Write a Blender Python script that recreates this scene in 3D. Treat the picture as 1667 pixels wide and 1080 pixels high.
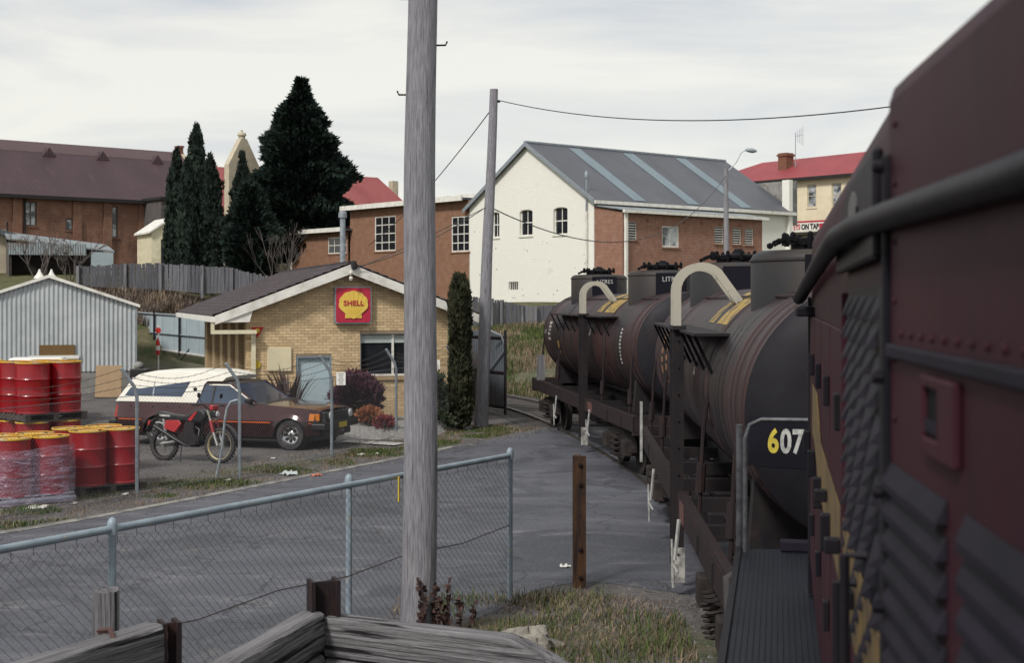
import bpy, bmesh, math, random
from mathutils import Vector, Matrix, noise
random.seed(7)
R = math.radians
for o in list(bpy.data.objects): bpy.data.objects.remove(o)
SC = bpy.context.scene
COL = SC.collection

# ------------------------------------------------------------------ camera
F, CX, HY, CZ = 2315.0, 833.5, 490.0, 3.1       # focal length and horizon in photo pixels, eye height in metres
cam = bpy.data.cameras.new('camera'); camo = bpy.data.objects.new('camera', cam); COL.objects.link(camo)
camo.location = (0, 0, CZ); camo.rotation_euler = (R(90), 0, 0)
cam.sensor_width = 36; cam.lens = 36 * F / 1667; cam.shift_y = -(540 - HY) / 1667
cam.clip_start = .05; cam.clip_end = 6000
cam.dof.use_dof = True; cam.dof.focus_distance = 24; cam.dof.aperture_fstop = 6.3
SC.camera = camo
# ------------------------------------------------------------------ sky, sun, exposure
SUN_EL, SUN_AZ = 44, 212         # the sun stands behind the camera's left shoulder, veiled by cloud
w = bpy.data.worlds.new('World'); SC.world = w; w.use_nodes = True
nt = w.node_tree; nt.nodes.clear()
def nn(nt, t, **k):
    n = nt.nodes.new(t)
    for a, b in k.items(): setattr(n, a, b)
    return n
out = nn(nt, 'ShaderNodeOutputWorld'); bg = nn(nt, 'ShaderNodeBackground'); bg.inputs[1].default_value = .1
sky = nn(nt, 'ShaderNodeTexSky', sky_type='NISHITA', sun_disc=False)
sky.sun_elevation = R(SUN_EL); sky.sun_rotation = R(SUN_AZ)
tc = nn(nt, 'ShaderNodeTexCoord'); mp = nn(nt, 'ShaderNodeMapping'); mp.inputs['Scale'].default_value = (1.1, 1.1, 5.5)
n1 = nn(nt, 'ShaderNodeTexNoise'); n1.inputs['Scale'].default_value = 1.9; n1.inputs['Detail'].default_value = 7; n1.inputs['Roughness'].default_value = .55
n1.inputs['Distortion'].default_value = .6
rp = nn(nt, 'ShaderNodeValToRGB')
rp.color_ramp.elements[0].position = .36; rp.color_ramp.elements[0].color = (4.6, 5.0, 5.5, 1)
rp.color_ramp.elements[1].position = .60; rp.color_ramp.elements[1].color = (7.6, 7.45, 6.85, 1)
e = rp.color_ramp.elements.new(.46); e.color = (6.15, 6.2, 6.15, 1)
mx = nn(nt, 'ShaderNodeMix', data_type='RGBA'); mx.inputs[0].default_value = .9
L = nt.links.new
L(tc.outputs['Generated'], mp.inputs[0]); L(mp.outputs[0], n1.inputs['Vector']); L(n1.outputs['Fac'], rp.inputs[0])
L(sky.outputs[0], mx.inputs[6]); L(rp.outputs[0], mx.inputs[7]); L(mx.outputs[2], bg.inputs[0]); L(bg.outputs[0], out.inputs[0])
sl = bpy.data.lights.new('sun', 'SUN'); sl.energy = 2.3; sl.angle = R(9); sl.color = (1, .96, .91)
so = bpy.data.objects.new('sun', sl); COL.objects.link(so)
# Blender's sky puts the sun at (sin az, cos az): the lamp is turned to shine from there
sd = Vector((math.sin(R(SUN_AZ)) * math.cos(R(SUN_EL)), math.cos(R(SUN_AZ)) * math.cos(R(SUN_EL)), math.sin(R(SUN_EL))))
so.rotation_euler = sd.to_track_quat('Z', 'Y').to_euler(); so.location = (-10, -10, 30)
SC.view_settings.view_transform = 'Standard'; SC.view_settings.look = 'None'; SC.view_settings.gamma = 1
SC.view_settings.exposure = 0.3
SC.render.resolution_x = 1024; SC.render.resolution_y = 664

# ------------------------------------------------------------------ helpers
def P(px, py, Y): return Vector(((px - CX) / F * Y, Y, CZ - (py - HY) / F * Y))
def hit(o, d, px):
    k = (px - CX) / F
    return (k * o[1] - o[0]) / (d[0] - k * d[1])
def zat(py, Y): return CZ - (py - HY) / F * Y
def sstep(a, b, x):
    t = min(1, max(0, (x - a) / (b - a))); return t * t * (3 - 2 * t)
def lerp_tab(tab, x):
    if x <= tab[0][0]: return tab[0][1]
    for (a, p), (b, q) in zip(tab, tab[1:]):
        if x <= b: return p + (q - p) * (x - a) / (b - a)
    return tab[-1][1]
def frame(o, x, up=(0, 0, 1)):
    """matrix with local x along X, z near UP, y = inward"""
    x = Vector(x).normalized(); up = Vector(up); y = up.cross(x).normalized(); z = x.cross(y)
    M = Matrix((x, y, z)).transposed().to_4x4(); M.translation = Vector(o); return M

class MB:
    def __init__(s): s.v = []; s.f = []; s.c = []
    def add(s, vs, fs, M=None, c=None):
        b = len(s.v)
        for p in vs: s.v.append((M @ Vector(p)) if M is not None else Vector(p))
        for f in fs: s.f.append([b + i for i in f]); s.c.append(c)
        return s
    def box(s, x0, x1, y0, y1, z0, z1, M=None, c=None):
        return s.add([(x0,y0,z0),(x1,y0,z0),(x1,y1,z0),(x0,y1,z0),(x0,y0,z1),(x1,y0,z1),(x1,y1,z1),(x0,y1,z1)],
              [(0,3,2,1),(4,5,6,7),(0,1,5,4),(1,2,6,5),(2,3,7,6),(3,0,4,7)], M, c)
    def bar(s, a, b, w, h, up=(0, 0, 1)):
        a = Vector(a); b = Vector(b); d = b - a
        if abs(d.normalized().dot(Vector(up))) > .99: up = (1, 0, 0)
        return s.box(0, d.length, -w / 2, w / 2, -h / 2, h / 2, frame(a, d, up))
    def tube(s, pts, r, n=8, closed=False, M=None):
        pts = [Vector(p) for p in pts]; k = len(pts); rs = r if isinstance(r, (list, tuple)) else [r] * k
        rings = []; prev = None
        for i, p in enumerate(pts):
            if closed: t = pts[(i + 1) % k] - pts[i - 1]
            else: t = pts[min(i + 1, k - 1)] - pts[max(i - 1, 0)]
            t.normalize()
            if prev is None:
                u = t.cross(Vector((0, 0, 1)))
                if u.length < .05: u = t.cross(Vector((1, 0, 0)))
            else: u = prev - t * prev.dot(t)
            u.normalize(); prev = u; v = t.cross(u)
            rings.append([p + (u * math.cos(2*math.pi*j/n) + v * math.sin(2*math.pi*j/n)) * rs[i] for j in range(n)])
        vs = [q for r_ in rings for q in r_]; fs = []
        for i in range(k if closed else k - 1):
            for j in range(n):
                a = i * n + j; b = i * n + (j + 1) % n; c2 = ((i + 1) % k) * n
                fs.append((a, b, c2 + (j + 1) % n, c2 + j))
        if not closed: fs.append(tuple(range(n))[::-1]); fs.append(tuple((k - 1) * n + j for j in range(n)))
        return s.add(vs, fs, M)
    def lathe(s, prof, n=24, M=None, cap=True):
        vs = []; fs = []
        for r, h in prof:
            for j in range(n): vs.append((r * math.cos(2*math.pi*j/n), r * math.sin(2*math.pi*j/n), h))
        for i in range(len(prof) - 1):
            for j in range(n):
                fs.append((i*n+j, i*n+(j+1)%n, (i+1)*n+(j+1)%n, (i+1)*n+j))
        if cap: fs.append(tuple(range(n))[::-1]); fs.append(tuple((len(prof)-1)*n+j for j in range(n)))
        return s.add(vs, fs, M)
    def prism(s, poly, d0, d1, M=None):
        """polygon in x,z; extruded along y from d0 to d1"""
        n = len(poly); vs = [(x, d0, z) for x, z in poly] + [(x, d1, z) for x, z in poly]
        fs = [tuple(range(n)), tuple(range(2*n-1, n-1, -1))] + [((i+1)%n, i, n+i, n+(i+1)%n) for i in range(n)]
        return s.add(vs, fs, M)
    def grid(s, fn, nu, nv, M=None, flip=False):
        vs = [fn(i / nu, j / nv) for i in range(nu + 1) for j in range(nv + 1)]; fs = []
        for i in range(nu):
            for j in range(nv):
                a = i*(nv+1)+j; q = (a, a+nv+1, a+nv+2, a+1); fs.append(q[::-1] if flip else q)
        return s.add(vs, fs, M)
    def quad(s, *p, c=None, M=None): return s.add(p, [tuple(range(len(p)))], M, c)
    def build(s, name, mat, parent=None, smooth=None, uv=True, bevel=0, seg=2, recalc=False):
        me = bpy.data.meshes.new(name); me.from_pydata([tuple(p) for p in s.v], [], s.f)
        if recalc:
            bm = bmesh.new(); bm.from_mesh(me); bmesh.ops.recalc_face_normals(bm, faces=bm.faces); bm.to_mesh(me); bm.free()
        if uv and len(s.f) < 60000:
            ul = me.uv_layers.new(name='UVMap').data
            for p in me.polygons:
                nx, ny, nz = map(abs, p.normal)
                for li in p.loop_indices:
                    x, y, z = me.vertices[me.loops[li].vertex_index].co
                    ul[li].uv = (x, y) if nz > .9 else ((y, z) if nx > ny else (x, z))
        if any(c is not None for c in s.c):
            at = me.attributes.new('var', 'FLOAT', 'FACE')
            at.data.foreach_set('value', [.5 if c is None else c for c in s.c])
        if smooth is not None:
            me.polygons.foreach_set('use_smooth', [True] * len(me.polygons)); me.set_sharp_from_angle(angle=R(smooth))
        o = bpy.data.objects.new(name, me); COL.objects.link(o)
        if mat: me.materials.append(mat)
        if parent: o.parent = parent
        if bevel:
            m = o.modifiers.new('bevel', 'BEVEL'); m.width = bevel; m.segments = seg; m.limit_method = 'ANGLE'; m.angle_limit = R(35)
        return o

def tag(o, label, cat=None, group=None, kind=None):
    if label: o['label'] = label
    if cat: o['category'] = cat
    if group: o['group'] = group
    if kind: o['kind'] = kind
    return o
def struct(o): o['kind'] = 'structure'; return o
def stuff(o): o['kind'] = 'stuff'; return o
def thing(name, label, cat, loc=(0, 0, 0), rz=0, group=None):
    o = bpy.data.objects.new(name, None); COL.objects.link(o); o.empty_display_size = .2
    o.location = loc; o.rotation_euler = (0, 0, rz)
    return tag(o, label, cat, group)
def copy_tree(o, parent=None):
    c = o.copy(); COL.objects.link(c); c.parent = parent
    for ch in list(o.children): copy_tree(ch, c)
    return c
def text_mb(txt, size, M, extrude=.004, bold=0, align='CENTER', space=1, sx=1):
    cu = bpy.data.curves.new('text', 'FONT'); cu.body = txt; cu.size = size; cu.extrude = extrude; cu.offset = bold
    cu.align_x = align; cu.align_y = 'CENTER'; cu.space_character = space; cu.resolution_u = 4
    to = bpy.data.objects.new('text', cu); COL.objects.link(to)
    dg = bpy.context.evaluated_depsgraph_get(); me = bpy.data.meshes.new_from_object(to.evaluated_get(dg))
    mb = MB(); mb.add([(v.co.x * sx, -v.co.z, v.co.y) for v in me.vertices], [tuple(p.vertices) for p in me.polygons], M)
    bpy.data.objects.remove(to); bpy.data.meshes.remove(me); return mb      # lies in x,z; faces -y

# ------------------------------------------------------------------ materials
MATS = {}
def newmat(name):
    m = bpy.data.materials.new(name); m.use_nodes = True; nt = m.node_tree
    return m, nt, nt.nodes['Principled BSDF']
def mixc(nt, fac, a, b, mode='MIX'):
    n = nn(nt, 'ShaderNodeMix', data_type='RGBA', blend_type=mode)
    for sock, v in ((n.inputs[0], fac), (n.inputs[6], a), (n.inputs[7], b)):
        if hasattr(v, 'links') or hasattr(v, 'is_linked'): nt.links.new(v, sock)
        elif isinstance(v, (int, float)): sock.default_value = v
        else: sock.default_value = (*v[:3], 1)
    return n.outputs[2]
def coords(nt, coord, stretch=(1, 1, 1), rot=(0, 0, 0)):
    tc = nn(nt, 'ShaderNodeTexCoord'); mp = nn(nt, 'ShaderNodeMapping')
    mp.inputs['Scale'].default_value = stretch; mp.inputs['Rotation'].default_value = rot
    if coord == 'Object':
        oi = nn(nt, 'ShaderNodeObjectInfo'); ad = nn(nt, 'ShaderNodeVectorMath', operation='MULTIPLY_ADD')
        ad.inputs[1].default_value = (17, 31, 23)
        nt.links.new(oi.outputs['Random'], ad.inputs[0]); nt.links.new(tc.outputs['Object'], ad.inputs[2]); nt.links.new(ad.outputs[0], mp.inputs[0])
    else: nt.links.new(tc.outputs[coord], mp.inputs[0])
    return mp.outputs[0]
def nfac(nt, vec, scale, lo, hi, detail=5, rough=.6, dist=0):
    n = nn(nt, 'ShaderNodeTexNoise'); n.inputs['Scale'].default_value = scale; n.inputs['Detail'].default_value = detail
    n.inputs['Roughness'].default_value = rough; n.inputs['Distortion'].default_value = dist; nt.links.new(vec, n.inputs['Vector'])
    mr = nn(nt, 'ShaderNodeMapRange'); mr.inputs[1].default_value = lo; mr.inputs[2].default_value = hi
    nt.links.new(n.outputs['Fac'], mr.inputs[0]); return mr.outputs[0]
def mat(name, col, rough=.75, metal=0, col2=None, ns=3, lo=.35, hi=.65, stretch=(1, 1, 1), dirt=None, ds=1.2, dlo=.5, dhi=.7, dstretch=(1, 1, 1),
        bump=0, bs=40, bstretch=None, spec=.5, attr=0, coat=0, coord='Object', alpha=None):
    m, nt, b = newmat(name); MATS[name] = m
    vec = coords(nt, coord, stretch)
    c = mixc(nt, nfac(nt, vec, ns, lo, hi), col, col2 if col2 else tuple(x * .8 for x in col))
    if dirt: c = mixc(nt, nfac(nt, coords(nt, coord, dstretch), ds, dlo, dhi), c, dirt)
    if attr:
        a = nn(nt, 'ShaderNodeAttribute', attribute_name='var'); mr = nn(nt, 'ShaderNodeMapRange')
        mr.inputs[3].default_value = 1 - attr; mr.inputs[4].default_value = 1 + attr; nt.links.new(a.outputs['Fac'], mr.inputs[0])
        vm = nn(nt, 'ShaderNodeVectorMath', operation='SCALE'); nt.links.new(c, vm.inputs[0]); nt.links.new(mr.outputs[0], vm.inputs['Scale']); c = vm.outputs[0]
    nt.links.new(c, b.inputs['Base Color'])
    b.inputs['Roughness'].default_value = rough; b.inputs['Metallic'].default_value = metal; b.inputs['Specular IOR Level'].default_value = spec
    b.inputs['Coat Weight'].default_value = coat
    if bump:
        bu = nn(nt, 'ShaderNodeBump'); bu.inputs['Strength'].default_value = 1; bu.inputs['Distance'].default_value = bump
        nt.links.new(nfac(nt, coords(nt, coord, bstretch or stretch), bs, .25, .75), bu.inputs['Height']); nt.links.new(bu.outputs[0], b.inputs['Normal'])
    return m
def brick(name, c1, c2, mortar, bw=.24, rh=.086, ms=.011, stain=None, slo=.5, shi=.75, mott=.75):
    m, nt, b = newmat(name); MATS[name] = m
    vec = coords(nt, 'UV'); t = nn(nt, 'ShaderNodeTexBrick'); nt.links.new(vec, t.inputs['Vector'])
    for k, v in (('Scale', 1), ('Mortar Size', ms), ('Mortar Smooth', .2), ('Bias', 0), ('Brick Width', bw), ('Row Height', rh)): t.inputs[k].default_value = v
    for k, v in (('Color1', c1), ('Color2', c2), ('Mortar', mortar)): t.inputs[k].default_value = (*v, 1)
    c = mixc(nt, nfac(nt, vec, 2.2, .3, .75), t.outputs['Color'], tuple(x * mott for x in c1))
    if stain: c = mixc(nt, nfac(nt, coords(nt, 'UV', (1, .6, 1)), 1.1, slo, shi), c, stain)
    nt.links.new(c, b.inputs['Base Color']); b.inputs['Roughness'].default_value = .9; b.inputs['Specular IOR Level'].default_value = .2
    bu = nn(nt, 'ShaderNodeBump', invert=True); bu.inputs['Distance'].default_value = .008; nt.links.new(t.outputs['Fac'], bu.inputs['Height']); nt.links.new(bu.outputs[0], b.inputs['Normal'])
    return m
def ribbed(name, col, col2, period, axis=0, amp=.02, rough=.6, metal=0, dirt=None, ns=.6, lo=.35, hi=.65, dlo=.5, dhi=.7):
    m = mat(name, col, rough, metal, col2, ns, lo, hi, dirt=dirt, dlo=dlo, dhi=dhi, coord='UV'); nt = m.node_tree; b = nt.nodes['Principled BSDF']
    wv = nn(nt, 'ShaderNodeTexWave', wave_type='BANDS', bands_direction='XY'[axis]); wv.inputs['Scale'].default_value = .314 / period
    nt.links.new(coords(nt, 'UV'), wv.inputs['Vector'])
    bu = nn(nt, 'ShaderNodeBump'); bu.inputs['Distance'].default_value = amp; nt.links.new(wv.outputs['Fac'], bu.inputs['Height']); nt.links.new(bu.outputs[0], b.inputs['Normal'])
    return m
def glassy(name, col, rough=.06, spec=.6):
    m = mat(name, col, rough, 0, tuple(x * 1.6 for x in col), 1.5, spec=spec); return m

M_ = MATS
mat('white_paint', (.78,.76,.70), .55, dirt=(.5,.47,.40), ds=3, dlo=.55, dhi=.8)
mat('cream_paint', (.72,.66,.47), .6, dirt=(.5,.44,.3), ds=3, dlo=.55, dhi=.85)
mat('black', (.008,.008,.010), .7, bump=.0005, spec=.1)
mat('black_rubber', (.02,.02,.022), .85, col2=(.05,.045,.045), ns=8)
mat('galv', (.33,.37,.40), .5, .35, (.22,.25,.28), 9, dirt=(.30,.26,.20), ds=7, dlo=.62, dhi=.75)
mat('galv_paint', (.27,.33,.375), .5, .1, (.19,.235,.275), 6, dirt=(.34,.33,.25), ds=14, dlo=.63, dhi=.7)
mat('wire', (.16,.175,.19), .5, .5, (.12,.12,.13), 12)
mat('wire_rust', (.06,.05,.05), .7, .2, (.10,.07,.05), 12)
mat('cable', (.03,.03,.035), .6)
mat('chrome', (.75,.75,.75), .12, 1, (.6,.6,.6), 9)
glassy('glass_dark', (.012,.014,.017)); glassy('glass_blue', (.03,.045,.075), .05, .7)
mat('pane_bright', (.45,.47,.48), .15, 0, (.05,.06,.07), 1.6, .42, .58)
mat('dark_room', (.01,.01,.011), .4)
mat('blind', (.5,.56,.54), .7)
mat('drum_red', (.27,.004,.009), .36, 0, (.22,.003,.008), 4, dirt=(.18,.012,.01), ds=5, dlo=.62, dhi=.8, dstretch=(1,1,.4), coat=.15)
mat('drum_yellow', (.66,.40,.03), .5, 0, (.55,.33,.03), 5, dirt=(.55,.5,.35), ds=5, dlo=.5, dhi=.7)
mat('pallet_wood', (.07,.055,.05), .9, col2=(.035,.028,.026), ns=6, bump=.003, bs=30)
mat('weathered', (.235,.235,.25), .92, 0, (.10,.095,.10), 5, .3, .68, (4,4,.25), dirt=(.045,.042,.045), ds=2.2, dlo=.56, dhi=.74, dstretch=(5,5,.3), bump=.006, bs=9, bstretch=(6,6,.25), spec=.2)
mat('pole_wood', (.33,.325,.345), .92, 0, (.17,.165,.185), 6, .3, .7, (9,9,.9), dirt=(.07,.065,.07), ds=4, dlo=.57, dhi=.72, dstretch=(12,12,.35), bump=.010, bs=9, bstretch=(10,10,.5), spec=.2)
mat('plank_wood', (.27,.265,.275), .95, 0, (.13,.125,.13), 4, .32, .66, (.3,5,5), dirt=(.022,.02,.022), ds=3.2, dlo=.56, dhi=.62, dstretch=(.3,7,7), bump=.022, bs=7, bstretch=(.25,7,7), spec=.15)
mat('paling', (.16,.16,.175), .95, 0, (.085,.085,.095), 3, .3, .7, (6,6,.5), attr=.35, spec=.15)
mat('rust_dark', (.024,.017,.019), .75, .1, (.05,.026,.02), 6, .5, .75, (3,3,.6), bump=.002, spec=.2)
mat('rust_orange', (.13,.06,.025), .8, .1, (.035,.022,.02), 4, .35, .62, (5,5,.6), bump=.003, bs=18)
mat('steel_dark', (.017,.016,.02), .7, .1, (.026,.02,.02), 6, dirt=(.045,.032,.026), ds=4, dlo=.6, dhi=.8, spec=.2)
mat('rail_steel', (.10,.085,.08), .45, .6, (.05,.04,.035), 3, stretch=(1,1,1))
mat('wheel_dirty', (.022,.019,.02), .8, .1, (.045,.035,.032), 7, spec=.2)
# ------------------------------------------------------------------ ground
RD, GD = Vector((.765, .645, 0)), Vector((-.645, .765, 0))          # the town's two street directions
GL = [(0,0),(38,0),(44,.15),(52,.9),(52.8,1.0),(53.2,2.3),(60,3.5),(75,4.6),(85,5),(400,5)]
GR = [(0,0),(41,0),(55,.9),(70,1.95),(78,3),(400,3)]
def gz(x, y):
    a = sstep(-9.5, -5, x) if y < 60 else sstep(-22, -4, x)
    a = a if y < 50 else (a if y > 70 else sstep(-9.5, -5, x) + (sstep(-22, -4, x) - sstep(-9.5, -5, x)) * (y - 50) / 20)
    z = lerp_tab(GL, y) * (1 - a) + lerp_tab(GR, y) * a
    return z + (.05 * noise.noise((x * .3, y * .3, 0)) * min(1, max(0, (y - 42) / 8)))
# track centre line
d0 = Vector((.1833, .9831, 0)); n0 = Vector((.9831, -.1833, 0))       # locomotive's own axes
TRK = [d0 * t + n0 * 1.09 for t in (-60, -30, -12, -6, 0, 5)] + [Vector(p) for p in ((2.74,8.9,0),(2.9,12.4,0),(3.06,16.2,0),(3.13,20,0),(3.02,24,0),(2.73,27.5,0),(2.4,30.5,0),(1.72,35.2,0),(.75,40,0),(-.55,44.5,0),(-2.6,49,0),(-5.6,53,0),(-9.5,56.4,0))]
def catmull(pts, k=8):
    r = []
    for i in range(len(pts) - 1):
        p0, p1, p2, p3 = pts[max(i-1,0)], pts[i], pts[i+1], pts[min(i+2,len(pts)-1)]
        for j in range(k):
            t = j / k
            r.append(.5 * ((2*p1) + (p2-p0)*t + (2*p0-5*p1+4*p2-p3)*t*t + (3*p1-p0-3*p2+p3)*t**3))
    return r + [pts[-1]]
TR = catmull(TRK, 8)
def trackdist(x, y):
    return min((p.x - x) ** 2 + (p.y - y) ** 2 for p in TR) ** .5
def gzt(x, y):
    z = gz(x, y)
    if -14 < x < 8 and 36 < y < 62:
        k = sstep(5.5, 1.6, trackdist(x, y)); z = z * (1 - k) + min(z, .0) * k
    return z
mb = MB()
def gcoords(lo, hi, fine0, fine1, step, big):
    r = []; v = lo
    while v < hi - 1e-6: r.append(v); v += step if fine0 <= v < fine1 else big
    return r + [hi]
xs = [-2500, -900, -300] + gcoords(-100, 100, -26, 14, .8, 6) + [300, 900, 2500]
ys = [-300, -60] + gcoords(-10, 180, 36, 82, .6, 4) + [260, 500, 1200, 3000]
vs = [(x, y, gzt(x, y)) for x in xs for y in ys]; ny = len(ys)
mb.add(vs, [(i*ny+j, (i+1)*ny+j, (i+1)*ny+j+1, i*ny+j+1) for i in range(len(xs)-1) for j in range(ny-1)])
# ground: dirt and gravel with grass where it is not driven on
m, nt, b = newmat('ground'); MATS['ground'] = m
vec = coords(nt, 'Generated'); tcn = nn(nt, 'ShaderNodeTexCoord'); wp = nn(nt, 'ShaderNodeNewGeometry').outputs['Position']
dirt = mixc(nt, nfac(nt, wp, 1.2, .3, .7), (.15,.14,.14), (.075,.07,.075))
dirt = mixc(nt, nfac(nt, wp, 14, .45, .75), dirt, (.19,.175,.155))
grass = mixc(nt, nfac(nt, wp, 2.2, .35, .65), (.05,.075,.022), (.15,.125,.075))
def dist_mask(nt, wp, a, b2, w0, w1, amp):
    """1 beside the segment a-b of the plan, fading from w0 to w1 metres off, with a ragged edge"""
    a = Vector(a); b2 = Vector(b2); d = (b2 - a); ln = d.length; d.normalize()
    sub = nn(nt, 'ShaderNodeVectorMath', operation='SUBTRACT'); sub.inputs[1].default_value = (a.x, a.y, 0); nt.links.new(wp, sub.inputs[0])
    dot = nn(nt, 'ShaderNodeVectorMath', operation='DOT_PRODUCT'); dot.inputs[1].default_value = (-d.y, d.x, 0); nt.links.new(sub.outputs[0], dot.inputs[0])
    dl = nn(nt, 'ShaderNodeVectorMath', operation='DOT_PRODUCT'); dl.inputs[1].default_value = (d.x, d.y, 0); nt.links.new(sub.outputs[0], dl.inputs[0])
    ab = nn(nt, 'ShaderNodeMath', operation='ABSOLUTE'); nt.links.new(dot.outputs['Value'], ab.inputs[0])
    ad = nn(nt, 'ShaderNodeMath', operation='MULTIPLY_ADD'); nt.links.new(nfac(nt, wp, 1.1, .2, .8), ad.inputs[0]); ad.inputs[1].default_value = amp; nt.links.new(ab.outputs[0], ad.inputs[2])
    mr = nn(nt, 'ShaderNodeMapRange'); mr.inputs[1].default_value = w0; mr.inputs[2].default_value = w1; mr.inputs[3].default_value = 1; mr.inputs[4].default_value = 0
    nt.links.new(ad.outputs[0], mr.inputs[0])
    inn = nn(nt, 'ShaderNodeMath', operation='COMPARE'); inn.inputs[1].default_value = ln / 2; inn.inputs[2].default_value = ln / 2; nt.links.new(dl.outputs['Value'], inn.inputs[0])
    mu = nn(nt, 'ShaderNodeMath', operation='MULTIPLY'); nt.links.new(mr.outputs[0], mu.inputs[0]); nt.links.new(inn.outputs[0], mu.inputs[1]); return mu.outputs[0]
def mathn(nt, op, a, b2):
    n = nn(nt, 'ShaderNodeMath', operation=op)
    for s_, v in ((n.inputs[0], a), (n.inputs[1], b2)):
        if isinstance(v, (int, float)): s_.default_value = v
        else: nt.links.new(v, s_)
    return n.outputs[0]
v1 = dist_mask(nt, wp, (-9, 19.2), (-2.4, 29.6), .3, 1.2, 1.1); v2 = dist_mask(nt, wp, (-2.6, 30.6), (1.2, 36.5), .2, 1.3, 1.0)
v3 = dist_mask(nt, wp, (-.8, 13.6), (2.2, 12.6), .3, 1.6, 1.2)
sep = nn(nt, 'ShaderNodeSeparateXYZ'); nt.links.new(wp, sep.inputs[0])
far = nn(nt, 'ShaderNodeMapRange'); far.inputs[1].default_value = 45; far.inputs[2].default_value = 54; nt.links.new(sep.outputs['Y'], far.inputs[0])
mk = mathn(nt, 'MAXIMUM', mathn(nt, 'MAXIMUM', v1, v2), mathn(nt, 'MAXIMUM', v3, far.outputs[0]))
c = mixc(nt, mk, dirt, grass); nt.links.new(c, b.inputs['Base Color']); b.inputs['Roughness'].default_value = .95; b.inputs['Specular IOR Level'].default_value = .15
bu = nn(nt, 'ShaderNodeBump'); bu.inputs['Distance'].default_value = .03; nt.links.new(nfac(nt, wp, 16, .2, .8), bu.inputs['Height']); nt.links.new(bu.outputs[0], b.inputs['Normal'])
struct(mb.build('ground', m, smooth=60, uv=False))

# road: worn asphalt, sweeping right over the siding
def sheet(name, poly, z, matn, sub=0):
    bm = bmesh.new(); vs = [bm.verts.new((x, y, z)) for x, y in poly]; bm.faces.new(vs); bmesh.ops.triangulate(bm, faces=bm.faces)
    bmesh.ops.recalc_face_normals(bm, faces=bm.faces)
    if bm.faces[:][0].normal.z < 0: bmesh.ops.reverse_faces(bm, faces=bm.faces)
    me = bpy.data.meshes.new(name); bm.to_mesh(me); bm.free(); me.materials.append(MATS[matn]); o = bpy.data.objects.new(name, me); COL.objects.link(o); return o
m, nt, b = newmat('asphalt'); MATS['asphalt'] = m
wp = nn(nt, 'ShaderNodeNewGeometry').outputs['Position']
mpn = nn(nt, 'ShaderNodeMapping'); mpn.inputs['Rotation'].default_value = (0, 0, R(-52)); mpn.inputs['Scale'].default_value = (.28, 1.2, 1); 
wpw = nn(nt, 'ShaderNodeVectorMath', operation='ADD'); nt.links.new(wp, wpw.inputs[0])
nz_ = nn(nt, 'ShaderNodeTexNoise'); nz_.inputs['Scale'].default_value = .12; nt.links.new(wp, nz_.inputs['Vector'])
sc_ = nn(nt, 'ShaderNodeVectorMath', operation='SCALE'); sc_.inputs['Scale'].default_value = 3; nt.links.new(nz_.outputs['Color'], sc_.inputs[0]); nt.links.new(sc_.outputs[0], wpw.inputs[1])
nt.links.new(wpw.outputs[0], mpn.inputs[0])
c = mixc(nt, nfac(nt, mpn.outputs[0], 1.3, .36, .66, 4, .6), (.062,.066,.084), (.092,.096,.118))
c = mixc(nt, nfac(nt, mpn.outputs[0], 2.6, .55, .66, 6, .7, .5), c, (.155,.154,.165))
c = mixc(nt, nfac(nt, wp, .45, .50, .58, 6, .7, .8), c, (.043,.046,.058))
c = mixc(nt, nfac(nt, wp, .33, .60, .68, 7, .75, 1.2), c, (.15,.135,.125))
c = mixc(nt, nfac(nt, wp, 30, .48, .75, 8, .8), c, (.17,.165,.165))
c = mixc(nt, nfac(nt, wp, 22, .52, .7, 8, .8), c, (.04,.042,.052))
vo = nn(nt, 'ShaderNodeTexVoronoi', feature='DISTANCE_TO_EDGE'); vo.inputs['Scale'].default_value = .42; vo.inputs['Randomness'].default_value = 1
wj = nn(nt, 'ShaderNodeVectorMath', operation='ADD'); nj = nn(nt, 'ShaderNodeTexNoise'); nj.inputs['Scale'].default_value = 1.6; nj.inputs['Detail'].default_value = 6
nt.links.new(wp, nj.inputs['Vector']); nt.links.new(wp, wj.inputs[0]); nt.links.new(nj.outputs['Color'], wj.inputs[1]); nt.links.new(wj.outputs[0], vo.inputs['Vector'])
ck = nn(nt, 'ShaderNodeMapRange'); ck.inputs[1].default_value = .003; ck.inputs[2].default_value = .012; ck.inputs[3].default_value = .75; ck.inputs[4].default_value = 0
nt.links.new(vo.outputs['Distance'], ck.inputs[0]); c = mixc(nt, ck.outputs[0], c, (.028,.028,.034))
nt.links.new(c, b.inputs['Base Color']); b.inputs['Roughness'].default_value = .62; b.inputs['Specular IOR Level'].default_value = .35
bu = nn(nt, 'ShaderNodeBump'); bu.inputs['Distance'].default_value = .006; nt.links.new(nfac(nt, wp, 60, .2, .8), bu.inputs['Height']); nt.links.new(bu.outputs[0], b.inputs['Normal'])
FAR = [(-22, 8.0), (-12.5, 13.6), (-8.6, 17.2), (-6.75,18.9), (-5.1,21.9), (-3.6,25.0), (-2.2,27.9), (-1.0,30.5), (-.05,32.4), (.75,34.2), (1.15, 35.2)]
FARs = [(p.x, p.y) for p in catmull([Vector((*p, 0)) for p in FAR], 5)]
NEAR = [(3.6, 34.6), (4.4, 28), (4.9, 20), (4.6, 15.5), (2.6, 14.4), (1.7, 15.1), (.9, 15.6), (.25, 15.2), (-.15, 14.2), (-1.5, 11.8), (-3.4, 8.5), (-9, 1.5), (-22, -9)]
struct(sheet('road', FARs + [(p.x, p.y) for p in catmull([Vector((*p, 0)) for p in NEAR], 4)], .004, 'asphalt'))
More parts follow.
